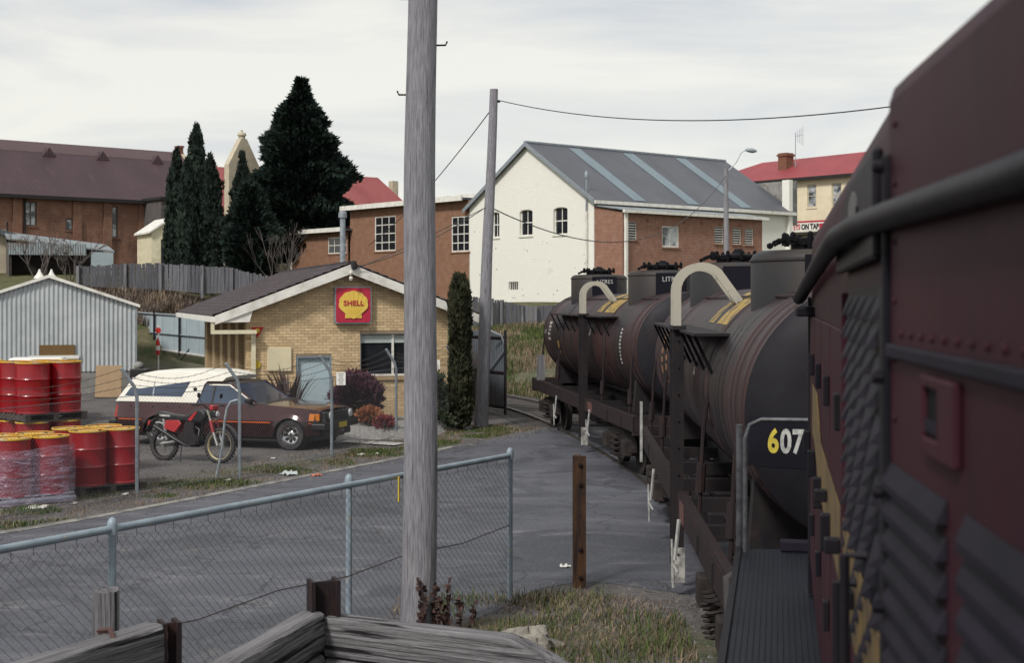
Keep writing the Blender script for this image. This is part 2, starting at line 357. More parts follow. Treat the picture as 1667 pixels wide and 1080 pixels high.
mat('kerb_pale', (.26,.25,.225), .9, col2=(.13,.125,.12), ns=2.5, lo=.4, hi=.62)
mb = MB()
for a, b2 in zip(FARs[8:34], FARs[9:35]):
    a = Vector((*a, 0)); b2 = Vector((*b2, 0)); d = (b2 - a).normalized(); n = Vector((-d.y, d.x, 0)); w1 = .05 + .05 * abs(noise.noise(a)) 
    mb.quad(a + Vector((0,0,.011)) - n*.03, b2 + Vector((0,0,.011)) - n*.03, b2 + n*w1 + Vector((0,0,.03)), a + n*w1 + Vector((0,0,.03)))
struct(mb.build('road_edge', M_['kerb_pale'], smooth=60))
# track: two rails, sleepers where ballast shows, trodden cinder bed
mat('cinder', (.05,.046,.048), .95, col2=(.085,.075,.07), ns=9, bump=.02, bs=30)
mb = MB(); cl = TR
for a, b2 in zip(cl, cl[1:]):
    d = (b2 - a).normalized(); n = Vector((d.y, -d.x, 0))
    if a.y > 35.2: mb.quad(a - n*1.5 + Vector((0,0,.008)), a + n*1.5 + Vector((0,0,.008)), b2 + n*1.5 + Vector((0,0,.008)), b2 - n*1.5 + Vector((0,0,.008)))
struct(mb.build('track_bed', M_['cinder'], smooth=60))
for s in (-1, 1):
    mb = MB(); prof = [(-.035,.0),(.035,.0),(.035,.075),(-.035,.075)]; vs = []; k = len(cl)
    for i, p in enumerate(cl):
        d = (cl[min(i+1,k-1)] - cl[max(i-1,0)]).normalized(); n = Vector((d.y, -d.x, 0))
        lift = .0 if p.y > 35 else -.04
        for q, h in prof: vs.append(p + n * (s * .7525 + q) + Vector((0, 0, h + lift)))
    mb.add(vs, [(i*4+j, i*4+(j+1)%4, (i+1)*4+(j+1)%4, (i+1)*4+j) for i in range(k-1) for j in range(4)])
    struct(mb.build('rail', M_['rail_steel'], smooth=30))
trk = struct(bpy.data.objects.new('sleeper_row', None)); COL.objects.link(trk)
dd = 0; sm = MB().box(-1.2, 1.2, -.12, .12, -.1, .02).build('sleeper', M_['pallet_wood'], trk)
first = True
for a, b2 in zip(cl, cl[1:]):
    if a.y < 35.6 or a.y > 55: continue
    d = (b2 - a).normalized()
    o = sm if first else sm.copy()
    if not first: COL.objects.link(o)
    first = False; o.location = a; o.rotation_euler = (0, 0, math.atan2(d.y, d.x) - math.pi/2)

# ------------------------------------------------------------------ building helpers (local frame: x along facade, y back)
def lM(a, d): return frame((a[0], a[1], 0), (d[0], d[1], 0))
def wall(mb, a, d, Lw, z0, z1, ops=(), depth=.12, gable=None):
    M = lM(a, d); us = sorted({0, Lw} | {u for o in ops for u in o[:2]}); zs = sorted({z0, z1} | {z for o in ops for z in o[2:4]})
    for u0, u1 in zip(us, us[1:]):
        for q0, q1 in zip(zs, zs[1:]):
            uc, qc = (u0+u1)/2, (q0+q1)/2
            if any(o[0] < uc < o[1] and o[2] < qc < o[3] for o in ops): continue
            mb.quad((u0,0,q0),(u1,0,q0),(u1,0,q1),(u0,0,q1), M=M)
    for o in ops:
        u0, u1, q0, q1 = o[:4]; e = depth
        mb.quad((u0,0,q0),(u0,e,q0),(u0,e,q1),(u0,0,q1), M=M); mb.quad((u1,e,q0),(u1,0,q0),(u1,0,q1),(u1,e,q1), M=M)
        mb.quad((u0,0,q1),(u0,e,q1),(u1,e,q1),(u1,0,q1), M=M); mb.quad((u0,e,q0),(u0,0,q0),(u1,0,q0),(u1,e,q0), M=M)
    if gable: mb.quad((0,0,z1),(Lw,0,z1),(gable[0],0,gable[1]), M=M)
def window(parent, a, d, op, nc=2, nr=2, fm='white_paint', gm='glass_dark', inset=.08, fw=.05, bw=.025, sill=None, meet=False, panes=False):
    M = lM(a, d); u0, u1, z0, z1 = op[:4]; mb = MB(); y0, y1 = inset, inset + .05
    mb.box(u0, u0+fw, y0, y1, z0, z1, M).box(u1-fw, u1, y0, y1, z0, z1, M).box(u0+fw, u1-fw, y0, y1, z0, z0+fw, M).box(u0+fw, u1-fw, y0, y1, z1-fw, z1, M)
    for i in range(1, nc): u = u0 + (u1-u0)*i/nc; mb.box(u-bw/2, u+bw/2, y0+.004, y1-.004, z0+fw, z1-fw, M)
    for i in range(1, nr): z = z0 + (z1-z0)*i/nr; mb.box(u0+fw, u1-fw, y0+.007, y1-.007, z-bw/2, z+bw/2, M)
    if meet: z = (z0+z1)/2; mb.box(u0+fw, u1-fw, y0-.01, y1, z-.03, z+.03, M)
    wn = mb.build('window', M_[fm], parent)
    MB().box(u0+.01, u1-.01, y1-.02, y1-.012, z0+.01, z1-.01, M).build('pane', M_[gm], wn)
    if sill: MB().box(u0-.06, u1+.06, -.06, .1, z0-.09, z0-.002, M).build('sill', M_[sill], wn)
    return wn
# ------------------------------------------------------------------ buildings
mat('brick_tan', (.62,.47,.285), .85, 0, (.53,.39,.23), 2.5, .3, .7, attr=.16, bump=.001, spec=.2)
mat('mortar', (.33,.255,.175), .95)
brick('brick_tan_flat', (.54,.39,.22), (.45,.32,.18), (.26,.19,.125), .17, .069, .009)
brick('brick_red', (.34,.165,.11), (.24,.105,.075), (.36,.29,.245), .25, .09, .014, stain=(.10,.055,.05), slo=.58, shi=.85)
brick('brick_brown', (.29,.145,.085), (.22,.10,.065), (.32,.25,.20), .25, .09, .014, stain=(.09,.05,.045), slo=.6, shi=.85)
brick('brick_old', (.26,.125,.08), (.19,.085,.06), (.28,.21,.175), .25, .09, .014, stain=(.085,.05,.045), slo=.5, shi=.8)
brick('brick_white', (.83,.82,.75), (.81,.80,.73), (.77,.76,.69), .25, .09, .01, stain=(.52,.50,.43), slo=.66, shi=.82, mott=.94)
mat('tile_roof', (.068,.052,.056), .85, 0, (.045,.035,.04), 4, attr=.2, bump=.002)
ribbed('roof_grey', (.105,.112,.13), (.085,.09,.106), .2, 0, .02, .5, .2)
ribbed('roof_skylight', (.19,.245,.275), (.15,.20,.23), .2, 0, .02, .5)
ribbed('roof_purple', (.060,.030,.038), (.044,.023,.030), .2, 0, .02, .55, .1, dirt=(.085,.045,.046), dlo=.55, dhi=.75)
ribbed('roof_purple_faded', (.105,.066,.07), (.085,.05,.055), .2, 0, .02, .6, .1)
ribbed('roof_red', (.29,.045,.05), (.23,.035,.042), .2, 0, .02, .6)
ribbed('roof_red_faded', (.32,.09,.085), (.25,.055,.06), .2, 0, .02, .6)
ribbed('iron_grey', (.30,.34,.36), (.22,.25,.27), .12, 0, .02, .55, .3, dirt=(.2,.17,.14))
mat('iron_pale', (.47,.50,.51), .5, .15, (.38,.41,.42), 1.5, dirt=(.25,.24,.23), ds=5, dlo=.62, dhi=.75, dstretch=(5,5,.35))
mat('iron_blue', (.38,.45,.48), .55, .1, (.31,.37,.40), 1.2, dirt=(.2,.2,.19), ds=4, dlo=.62, dhi=.8, dstretch=(4,4,.4))
mat('render_cream', (.72,.64,.47), .85, col2=(.64,.56,.40), ns=1.2)
mat('stone_cream', (.52,.46,.34), .9, col2=(.42,.37,.28), ns=2)
mat('concrete', (.30,.29,.27), .9, col2=(.18,.175,.17), ns=1.6, dirt=(.10,.10,.10), ds=2, dlo=.55, dhi=.7, bump=.003)
mat('concrete_pale', (.48,.47,.44), .9, col2=(.36,.35,.33), ns=3)
mat('door_blue', (.42,.52,.56), .55, col2=(.36,.45,.49), ns=1.5, dirt=(.25,.27,.27), ds=4, dlo=.62, dhi=.8)
mat('board_cream', (.70,.62,.42), .7, col2=(.62,.55,.37), ns=3)
mat('board_brown', (.17,.10,.035), .8, col2=(.13,.075,.025), ns=2)
mat('timber_dark', (.07,.06,.058), .95, col2=(.11,.10,.095), ns=3, stretch=(1,1,6))
mat('sign_red', (.48,.02,.055), .45, col2=(.42,.02,.05), ns=2); mat('sign_yellow', (.80,.56,.10), .45, col2=(.72,.5,.09), ns=3)
mat('paint_red', (.5,.02,.015), .5); mat('paint_yellow', (.75,.52,.04), .55); mat('ink', (.012,.012,.018), .8, spec=.1); mat('ink_red', (.45,.03,.03), .6)
mat('paper', (.76,.76,.72), .7, col2=(.7,.7,.66)); mat('terracotta', (.20,.085,.05), .85, col2=(.14,.06,.04), ns=4)
mat('soot', (.02,.018,.018), .9)

# --- tan brick depot with tiled gable roof
ang = math.atan2(.294, .956); D = Vector((.956, .294, 0)); apex = Vector((-3.96, 34.5, 0)); O = apex - D * 2.47
S = thing('depot_building', 'low tan brick depot with brown tiled gable roof and oil company sign', 'building', O, ang)
W_, DEP = 4.94, 11.2
def su(px): return hit(O, D, px)
def sz(py, u): return zat(py, (O + D * u).y)
door = (su(482), su(540), -.3, sz(580, su(510))); win = (su(586), su(672), sz(613, su(600)), sz(543, su(600)))
zc, za = 2.86, 3.80
wbody = MB(); wall(wbody, (0, .012), (1, 0), W_, -.3, zc, [door, win], .2, (W_/2, za))
wall(wbody, (W_, .03), (0, 1), DEP, -.3, zc); wall(wbody, (W_, DEP), (-1, 0), W_, -.3, zc, gable=(W_/2, za))
wb = wbody.build('wall', M_['mortar'], S)
bk = MB(); rh, bl = .069, .175; row = 0; z = -.25
while z < za:
    hw = W_/2 if z + rh < zc else max(0, (za - z - rh) / (za - zc) * W_/2)
    segs = [(W_/2 - hw, W_/2 + hw)]
    for o in (door, win):
        if z + rh > o[2] and z < o[3] + .01:
            ns_ = []
            for a, b2 in segs:
                if a < o[0]: ns_.append((a, min(b2, o[0])))
                if b2 > o[1]: ns_.append((max(a, o[1]), b2))
            segs = [q for q in ns_ if q[1] - q[0] > .01]
    for a, b2 in segs:
        u = (math.floor(a / bl) - 1) * bl + (bl/2 if row % 2 else 0)
        while u < b2:
            x0, x1 = max(a, u + .004), min(b2, u + bl - .004)
            if x1 - x0 > .015:
                j = random.uniform(-.002, .002)
                bk.add([(x0,j,z+.004),(x1,j,z+.004),(x1,j,z+rh-.004),(x0,j,z+rh-.004),(x0,.014,z+.004),(x1,.014,z+.004),(x1,.014,z+rh-.004),(x0,.014,z+rh-.004)],
                       [(0,1,2,3),(0,4,5,1),(1,5,6,2),(2,6,7,3),(3,7,4,0)], c=random.random())
            u += bl
    z += rh; row += 1
stuff(bk.build('brickwork', M_['brick_tan'], wb))
# left flank: brick piers with tall windows between them
MB().box(.42, .46, .4, DEP, -.3, 2.8).build('flank_wall', M_['brick_tan_flat'], S)
for i, y in enumerate((.032, 1.6, 3.5, 5.6, 7.9, 10.3)):
    MB().box(0, .42, y, y + (.30 if i == 0 else .75), -.3, 2.8).build('pier', M_['brick_tan_flat'], S)
    if i < 5:
        y0_, y1_ = y + (.34 if i == 0 else .79), (1.56,3.46,5.56,7.86,10.26)[i]
        f = MB().box(.36, .40, y0_, y1_, .25, 2.45).build('window', M_['glass_dark'], S)
        mm = MB().box(.33, .36, y0_, y0_ + .05, .25, 2.45).box(.33, .36, y1_ - .05, y1_, .25, 2.45).build('frame', M_['galv'], f)
# roof: rows of tiles, each row lapping the one below
SL = .382; th = math.atan(SL); RUN = 3.22
for sgn in (-1, 1):
    mb = MB(); rows = 15; y0, y1 = -.32, DEP + .3; nt_ = 42
    for r in range(rows):
        a0 = RUN * r / rows; a1 = RUN * (r + 1) / rows + .05
        for k in range(nt_):
            ya, yb = y0 + (y1-y0)*k/nt_, y0 + (y1-y0)*(k+1)/nt_; cc = random.random(); q = 4
            for s_ in range(q):
                t0, t1 = s_/q, (s_+1)/q; yy0, yy1 = ya + (yb-ya)*t0, ya + (yb-ya)*t1; w0 = .022*math.sin(math.pi*2*t0); w1 = .022*math.sin(math.pi*2*t1)
                X = lambda a: W_/2 + sgn * a
                Zt = 3.99 - SL * a0 + .012; Zb = 3.99 - SL * a1 + .045
                p = [(X(a0),yy0,Zt+w0),(X(a0),yy1,Zt+w1),(X(a1),yy1,Zb+w1),(X(a1),yy0,Zb+w0)]
                mb.add(p if sgn > 0 else p[::-1], [(0,3,2,1)] if False else [(0,1,2,3)], c=cc)
                p2 = [(X(a1),yy0,Zb+w0),(X(a1),yy1,Zb+w1),(X(a1),yy1,Zb+w1-.045),(X(a1),yy0,Zb+w0-.045)]
                mb.add(p2, [(0,1,2,3)], c=cc)
    stuff(mb.build('roof_tiles', M_['tile_roof'], S, uv=False))
    mb = MB(); M = Matrix.Identity(4)
    p = [(W_/2, 3.98), (W_/2 + sgn*RUN, 3.98 - SL*RUN), (W_/2 + sgn*RUN, 3.98 - SL*RUN - .21), (W_/2, 3.98 - .23)]
    MB().prism(p if sgn > 0 else p[::-1], -.36, -.325).build('bargeboard', M_['white_paint'], S)
    MB().prism([(W_/2, 3.96), (W_/2+sgn*RUN, 3.96-SL*RUN), (W_/2+sgn*RUN, 3.90-SL*RUN), (W_/2, 3.90)], -.32, DEP+.28).build('roof_deck', M_['timber_dark'], S)
    x = W_/2 + sgn * RUN
    MB().box(x - .01 if sgn > 0 else x - .11, x + .11 if sgn > 0 else x + .01, -.33, DEP + .3, 2.60, 2.73).build('gutter', M_['white_paint'], S)
    if sgn < 0: MB().prism([(W_/2-RUN+.02, 2.58), (W_/2-RUN+.8, 2.60), (W_/2-RUN+.9, 2.95), (W_/2-RUN+.02, 2.72)], -.318, -.25).build('eave_box', M_['white_paint'], S)
mb = MB()
for k in range(36): 
    y = -.34 + k * .328; mb.box(W_/2 - .09, W_/2 + .09, y, y + .35, 3.985, 4.05 + (.006 if k % 2 else 0))
mb.build('ridge_cap', M_['tile_roof'], S)
xg = W_/2 - RUN - .05; xd = su(412)
mb = MB().box(xg-.04, xg+.04, -.30, -.22, 2.4, 2.62).box(xg-.04, xd+.05, -.30, -.22, 2.32, 2.41).box(xd-.05, xd+.05, -.11, -.02, .1, 2.36).box(xd-.05, xd+.05, -.29, -.02, 2.315, 2.405)
mb.build('downpipe', M_['cream_paint'], S)
# door, window, fittings of the depot
dd_ = MB().box(door[0]+.04, door[1]-.04, .10, .14, -.25, door[3]-.04).build('door', M_['door_blue'], S)
MB().box(door[0], door[0]+.045, .02, .16, -.25, door[3]).box(door[1]-.045, door[1], .02, .16, -.25, door[3]).box(door[0]+.045, door[1]-.045, .02, .16, door[3]-.045, door[3]).build('frame', M_['galv_paint'], dd_)
MB().tube([(door[1]-.12,.09,.82),(door[1]-.12,.03,.82),(door[1]-.24,.03,.82)], .012).build('handle', M_['chrome'], dd_)
wn = MB().box(win[0], win[1], .15, .16, win[2], win[3]).build('window', M_['glass_dark'], S)
mb = MB(); um = su(641)
for u in (win[0]+.02, um, win[1]-.02): mb.box(u-.025, u+.025, .10, .149, win[2], win[3])
mb.box(win[0], win[1], .095, .148, win[3]-.04, win[3]).box(win[0], win[1], .095, .148, win[2], win[2]+.045).build('frame', M_['white_paint'], wn)
mb = MB()
for k in range(4): mb.box(win[0]+.05, win[1]-.05, .125, .14, win[3]-.10-k*.045, win[3]-.06-k*.045)
mb.build('blind', M_['blind'], wn)
MB().box(win[0]-.05, win[1]+.05, -.05, .1, win[2]-.1, win[2]-.004).build('sill', M_['brick_tan_flat'], wn)
u0, u1 = su(435), su(474); ub = MB().box(u0, u1, -.05, .0, sz(605, u0), sz(566, u0)).build('notice_board', M_['board_cream'], S, bevel=.008)
MB().box(su(499)-.02, su(499)+.02, -.04, -.0, sz(470,2), sz(462,2)).build('eave_lamp', M_['white_paint'], S)
mb = MB()
for k in (0, 1): mb.lathe([(.03,0),(.05,.05),(.03,.1)], 8, Matrix.Translation((W_/2-.02, -.40, 3.72 - k*.13)))
mb.build('insulator', M_['white_paint'], S, smooth=40)
MB().lathe([(.06,0),(.08,.1),(.05,.2)], 10, Matrix.Translation((W_/2+.05, -.42, 3.86))).build('bracket', M_['soot'], S, smooth=40)
def fl(px, py, Y, zb, r=.08):
    p = P(px, py, Y); return p
mb = MB(); fx, fy = W_/2 + .05, 1.1
mb.lathe([(.068,3.8),(.068,5.18),(.105,5.18),(.105,5.30),(.068,5.34)], 14, Matrix.Translation((fx, fy, 0))).build('flue', M_['galv'], S, smooth=40)
# company sign on the gable
uc = (su(543)+su(603))/2; zcn = sz(497, uc); hs = .45
def rrect(h, r, n=5):
    p = []
    for cx_, cz_, a in ((h-r,h-r,0),(-h+r,h-r,90),(-h+r,-h+r,180),(h-r,-h+r,270)):
        for i in range(n+1): t = R(a + 90*i/n); p.append((cx_ + r*math.cos(t), cz_ + r*math.sin(t)))
    return p
SG = thing('oil_company_sign', 'square red sign with yellow scallop shell and lettering on tan brick gable', 'sign', O + D*uc, ang)
MT = Matrix.Translation((0, 0, zcn))
MB().prism(rrect(hs, .06), -.15, -.0, MT).build('frame', M_['galv'], SG, recalc=True)
MB().prism(rrect(hs-.03, .05), -.165, -.151, MT).build('face', M_['sign_red'], SG, recalc=True)
pe = []
for i in range(0, 49):
    a = R(-28 + 236*i/48); rr = .325 + .018*abs(math.sin(math.pi*7*i/48)); pe.append((rr*1.05*math.cos(a), rr*.93*math.sin(a) + .03))
pe += [(-.20,-.20),(-.10,-.285),(0,-.335),(.10,-.285),(.20,-.20)]
MB().box(-.20,.20,-.185,-.166,zcn-.315,zcn-.20).build('emblem_base', M_['sign_yellow'], SG)
sh_ = MB().prism(pe, -.195, -.166, MT).build('shell_emblem', M_['sign_yellow'], SG, recalc=True)
mb = MB()
for k in range(-3, 4):
    a = R(90 - k*22); p0 = Vector((.03*k, -.198, zcn-.22)); p1 = Vector((.34*math.cos(a), -.198, zcn + .03 + .31*math.sin(a))); mb.bar(p0, p1, .006, .008, (0,1,0))
mb.build('rib', M_['paint_yellow'], sh_)
text_mb('SHELL', .17, Matrix.Translation((0, -.206, zcn+.045)), .006, .003, space=1.06, sx=1.05).build('lettering', M_['sign_red'], SG)
def small_sign(name, label, cat, px, py, w, h, matn, off=.03, shape=None):
    u = su(px); t = thing(name, label, cat, O + D*u, ang); z = sz(py, u); Mz = Matrix.Translation((0, 0, z))
    f = MB().prism(shape or [(w/2,h/2),(-w/2,h/2),(-w/2,-h/2),(w/2,-h/2)], -off, -.003, Mz).build('plate', M_[matn], t, recalc=True); return t, Mz
t, Mz = small_sign('warning_sign', 'small red triangular sign beside the cream downpipe', 'sign', 419, 540, .3, .3, 'paint_red', .03, [(.15,.11),(-.15,.11),(0,-.15)])
MB().lathe([(.055,0),(.055,.008)], 16, Mz @ Matrix.Translation((0,-.032,.02)) @ Matrix.Rotation(R(90),4,'X')).build('disc', M_['paint_yellow'], t)
t, Mz = small_sign('round_sign', 'round yellow disc sign low on tan brick wall', 'sign', 417, 594, .3, .3, 'paint_yellow', .03, [(.1*math.cos(2*math.pi*i/20), .1*math.sin(2*math.pi*i/20)) for i in range(20)])
def notice(px, py, Y, w, h, label, nlines, matn='paper', ink='ink', rz=0):
    c = P(px, py, Y); t = thing('notice', label, 'sign', c, rz); MB().box(-w/2, w/2, -.004, .004, -h/2, h/2).build('plate', M_[matn], t)
    mb = MB()
    for k in range(nlines):
        zz = h/2 - h*(k+.8)/(nlines+.6); ww = w*.38*random.uniform(.6,1); mb.box(-ww, ww, -.0065, -.0045, zz-h*.02, zz+h*.02)
    mb.build('print', M_[ink], t); return t

# --- white painted brick hall with grey iron roof (local x = gable, y = ridge)
C = Vector((-2.7, 89.4, 0)); a2 = math.atan2(-.765, .645); dg = Vector((.645, -.765, 0)); Wg, Dg = 11.4, 17.5
H = thing('white_hall', 'white painted brick hall with grey iron gable roof and pale skylight strips', 'building', C, a2)
def ops_on(o, d, lst):
    r = []
    for p0, p1, q0, q1 in lst:
        u0, u1 = hit(o, d, p0), hit(o, d, p1); Y = (o + d*((u0+u1)/2)).y; r.append((u0, u1, zat(q1, Y), zat(q0, Y)))
    return r
gop = ops_on(C, dg, [(801,813,345,387),(846,867,341,384),(901,924,337,382),(828,844,459,472)])
mb = MB(); wall(mb, (0,0), (1,0), Wg, 2, 8.95, gop, .2, (Wg/2, 12.46)); wall(mb, (Wg,0), (0,1), Dg, 2, 8.95); wall(mb, (Wg,Dg), (-1,0), Wg, 2, 8.95, gable=(Wg/2,12.46))
mb.build('wall', M_['brick_white'], H)
for i, g in enumerate(gop):
    if i < 3:
        wn = window(H, (0,0), (1,0), g, 2, 2, 'white_paint', 'glass_dark', .14, .07, .05, 'white_paint', True)
        Mx = lM((0,0),(1,0)); uu = (g[0]+g[1])/2; ww = (g[1]-g[0])/2
        arc = [(uu+ww, g[3]+.001)] + [(uu + ww*math.cos(R(a)), g[3] - .16 + .16*math.sin(R(a))) for a in range(0, 181, 15)] + [(uu-ww, g[3]+.001)]
        MB().prism([(uu-ww, g[3]+.001),(uu-ww,g[3]-.17)] + [(uu - ww*math.cos(R(a)), g[3]-.17+.15*math.sin(R(a))) for a in range(15,166,15)] + [(uu+ww,g[3]-.17),(uu+ww,g[3]+.001)], .005, .18).build('arch', M_['brick_white'], wn, recalc=True)
    else:
        wn = MB().box(g[0], g[1], .16, .18, g[2], g[3]).build('window', M_['dark_room'], H); mb = MB()
        for k in range(5): u = g[0] + (g[1]-g[0])*(k+.5)/5; mb.box(u-.02, u+.02, .05, .09, g[2], g[3])
        mb.build('bars', M_['white_paint'], wn)
def slope_roof(parent, name, matn, x0, z0, x1, z1, y0, y1, th_=.08):
    """a sheet from eave (x0,z0) to ridge (x1,z1) over y0..y1"""
    n = Vector((-(z1-z0), 0, x1-x0)).normalized() * th_
    if n.z < 0: n = -n
    mb = MB(); a = [(x0,y0,z0),(x1,y0,z1),(x1,y1,z1),(x0,y1,z0)]; b2 = [Vector(p) + n for p in a]
    mb.add(a + b2, [(0,1,2,3),(7,6,5,4),(0,4,5,1),(1,5,6,2),(2,6,7,3),(3,7,4,0)]); return mb.build(name, M_[matn], parent, recalc=True)
sl_ = (12.46-8.95)/(Wg/2)
for sgn in (-1, 1):
    xe = Wg/2 + sgn*(Wg/2 + .3); rf = slope_roof(H, 'roof', 'roof_grey', xe, 8.95 - .3*sl_, Wg/2, 12.5, -.25, Dg + .1)
    if sgn > 0:
        for y in (3.0, 7.6, 12.4):
            slope_roof(rf, 'skylight', 'roof_skylight', xe - .05, 8.95 - .25*sl_ + .1, Wg/2 + .3, 12.5 - .3*sl_ + .1, y, y + .95, .03)
        MB().box(xe-.02, xe+.12, -.25, Dg+.1, 8.60, 8.80).build('gutter', M_['white_paint'], H)
    p = [(Wg/2, 12.60), (xe, 8.95-.3*sl_+.10), (xe, 8.95-.3*sl_-.16), (Wg/2, 12.34)]
    MB().prism(p if sgn > 0 else p[::-1], -.30, -.255).build('bargeboard', M_['galv'], H, recalc=True)
MB().box(Wg/2-.12, Wg/2+.12, -.27, Dg+.1, 12.55, 12.66).build('ridge_cap', M_['galv'], H)
MB().lathe([(.05,3),(.05,10.1),(.10,10.1),(.13,10.3),(.05,10.5)], 10, Matrix.Translation((Wg-.5,-.12,0))).build('vent_pipe', M_['galv'], H, smooth=40)
MB().box(Wg-.56, Wg-.44, -.17,-.07, 3, 8.2).build('pipe_cover', M_['white_paint'], H)
mb = MB()
for k in range(34):
    u = random.uniform(.3, Wg-.6); z = random.uniform(3.2, 7.8)
    if any(o[0]-.2 < u < o[1]+.2 and o[2]-.2 < z < o[3]+.2 for o in gop): continue
    w1 = random.uniform(.03,.11); mb.box(u, u+w1, -.004, .01, z, z+random.uniform(.04,.08))
stuff(mb.build('bare_bricks', M_['concrete'], H))
MB().box(Wg-.3, Wg+.28, Dg-.5, Dg-.15, 2.5, 10.9).build('fire_wall', M_['brick_white'], H)
MB().box(Wg-4.5, Wg-.03, Dg+.25, Dg+.7, 8.0, 10.9).build('parapet', M_['concrete'], H)
# red brick lean-to along its side
E = thing('brick_extension', 'red brick lean-to wing with white gutter along the white hall', 'building', C + dg*(Wg+.01), a2)
ed = 2.23; eo = Vector(C + dg*(Wg+.01+ed)); Le = hit(eo, RD, 1240)
eops = ops_on(eo, RD, [(1021,1037,361,391),(1078,1106,368,403),(1163,1178,369,397),(1193,1207,371,398),(1213,1227,372,399)])
mb = MB(); wall(mb, (ed,.05), (0,1), Le, 2, 8.0, [(a-.05,b2-.05,c_,d_) for a,b2,c_,d_ in eops], .15)
mb.quad((0,.05,2),(ed,.05,2),(ed,.05,8.05),(0,.05,8.45)); mb.quad((0,Le+.05,2),(0,Le+.05,8.45),(ed,Le+.05,8.05),(ed,Le+.05,2)); mb.build('wall', M_['brick_red'], E)
slope_roof(E, 'roof', 'iron_grey', ed+.3, 8.12, 0, 8.5, -.1, Le+.3, .06)
MB().box(ed+.2, ed+.36, -.12, Le+.3, 8.0, 8.17).build('gutter', M_['white_paint'], E)
MB().box(ed+.04, ed+.2, .14, .30, 2, 8.05).build('downpipe', M_['white_paint'], E)
for i, o in enumerate(eops):
    window(E, (ed,.05), (0,1), (o[0]-.05,o[1]-.05,o[2],o[3]), 2 if i == 1 else 1, 1 if i == 1 else 7, 'white_paint' if i in (1,) else 'white_paint', 'pane_bright' if i == 1 else 'dark_room', .06, .09 if i == 1 else .04, .05, 'brick_brown')
mb = MB()
for y in (1.9, 4.9, 6.4, 8.0, 9.8): MB().box(ed+.002, ed+.012, y, y+.22, 7.55, 7.72).build('air_brick', M_['terracotta'], E)

# --- brown brick block left of it, flush with the gable
Ob = C + GD * 20.9; Lb = 20.9 - 13.4
B2 = thing('brown_brick_block', 'brown brick block with tall gridded windows and flat white fascia roof', 'building', C + GD*13.4, a2)
o2 = C + GD*13.4; b2o = ops_on(o2, dg, [(610,644,352,409),(735,765,352,410)])
mb = MB(); wall(mb, (0,0), (1,0), 13.38, 2, 9.45, b2o, .12); wall(mb, (0,9), (0,-1), 9, 2, 9.45); wall(mb, (13.38,0), (0,1), 9, 2, 9.45); mb.build('wall', M_['brick_brown'], B2)
for o in b2o: window(B2, (0,0), (1,0), o, 3, 4, 'white_paint', 'glass_dark', .03, .08, .055, 'brick_brown')
MB().box(-.5, 13.37, -.45, 9.2, 9.47, 9.6).build('roof', M_['roof_grey'], B2); MB().box(-.5, 13.3, -.55, -.452, 9.40, 9.72).build('fascia', M_['white_paint'], B2)
for x in (1.3, 5): MB().box(x,x+.2,-.004,.05,9.1,9.2).build('air_brick', M_['terracotta'], B2)
for x in (7.6, 11.0): MB().box(x, x+2.2, 1, 3, 9.61, 9.95).build('roof_light', M_['white_paint'], B2)
B3 = thing('low_brick_wing', 'low brown brick wing with one white framed window and sloping roof', 'building', Ob + (-RD)*.15, a2)
ob3 = Ob - RD*.15; b3o = ops_on(ob3, dg, [(534,564,386,413)])
mb = MB(); wall(mb, (0,0), (1,0), Lb-.02, 2, 8.0, b3o, .12); wall(mb, (0,7), (0,-1), 7, 2, 8.0); mb.build('wall', M_['brick_brown'], B3)
window(B3, (0,0), (1,0), b3o[0], 3, 2, 'white_paint', 'glass_dark', .03, .07, .05, 'brick_brown')
MB().box(-.5, Lb+.3, -.45, 7, 8.02, 8.14).build('roof', M_['roof_grey'], B3); MB().box(-.55, Lb+.3, -.55, -.452, 7.96, 8.26).build('fascia', M_['white_paint'], B3)
MB().tube([(-.4,-.3,7.98),(-.4,-.3,7.8),(.15,-.14,7.3),(.15,-.14,2)], .09, 8).build('downpipe', M_['white_paint'], B3, smooth=40)
MB().tube([(1.0,1.2,8.1),(1.0,1.2,10.8)], .12, 10).build('flue', M_['terracotta'], B3, smooth=40)
MB().lathe([(.12,10.8),(.2,10.85),(.2,11.0),(.1,11.1)], 10, Matrix.Translation((1.0,1.2,0))).build('flue_cap', M_['terracotta'], B3, smooth=40)

# --- old red brick hall on the hill, purple iron roof
oh = Vector((-23.6, 92, 0)) - RD*15; ah = math.atan2(.645, .765); dh = RD
OH = thing('old_brick_hall', 'old red brick hall with purple iron roof and small roof vents', 'building', oh, ah)
hop = ops_on(oh, dh, [(41,60,328,368),(107,130,356,375),(175,192,336,387)])
Lh = hit(oh, dh, 345)
mb = MB(); wall(mb, (0,0), (1,0), Lh, 3.5, 9.7, hop, .2); wall(mb, (Lh,0), (0,1), 10, 3.5, 9.7); mb.quad((Lh,0,9.7),(Lh,10,9.7),(Lh,5,13.3)); mb.build('wall', M_['brick_old'], OH)
for i, o in enumerate(hop): window(OH, (0,0), (1,0), o, 2, 2 if i != 1 else 1, 'timber_dark', 'pane_bright', .08, .07, .07, 'brick_old')
for x in (2.6, 6.2, 10.0, 12.0, 14.4): MB().box(x, x+.55, -.14, -.002, 3.5, 9.55).build('buttress', M_['brick_old'], OH)
for p0 in (6.9,): MB().box(p0, p0+.1, -.12, -.002, 4, 9.6).build('downpipe', M_['soot'], OH)
rl = (13.3-9.7)/5
mb = MB()
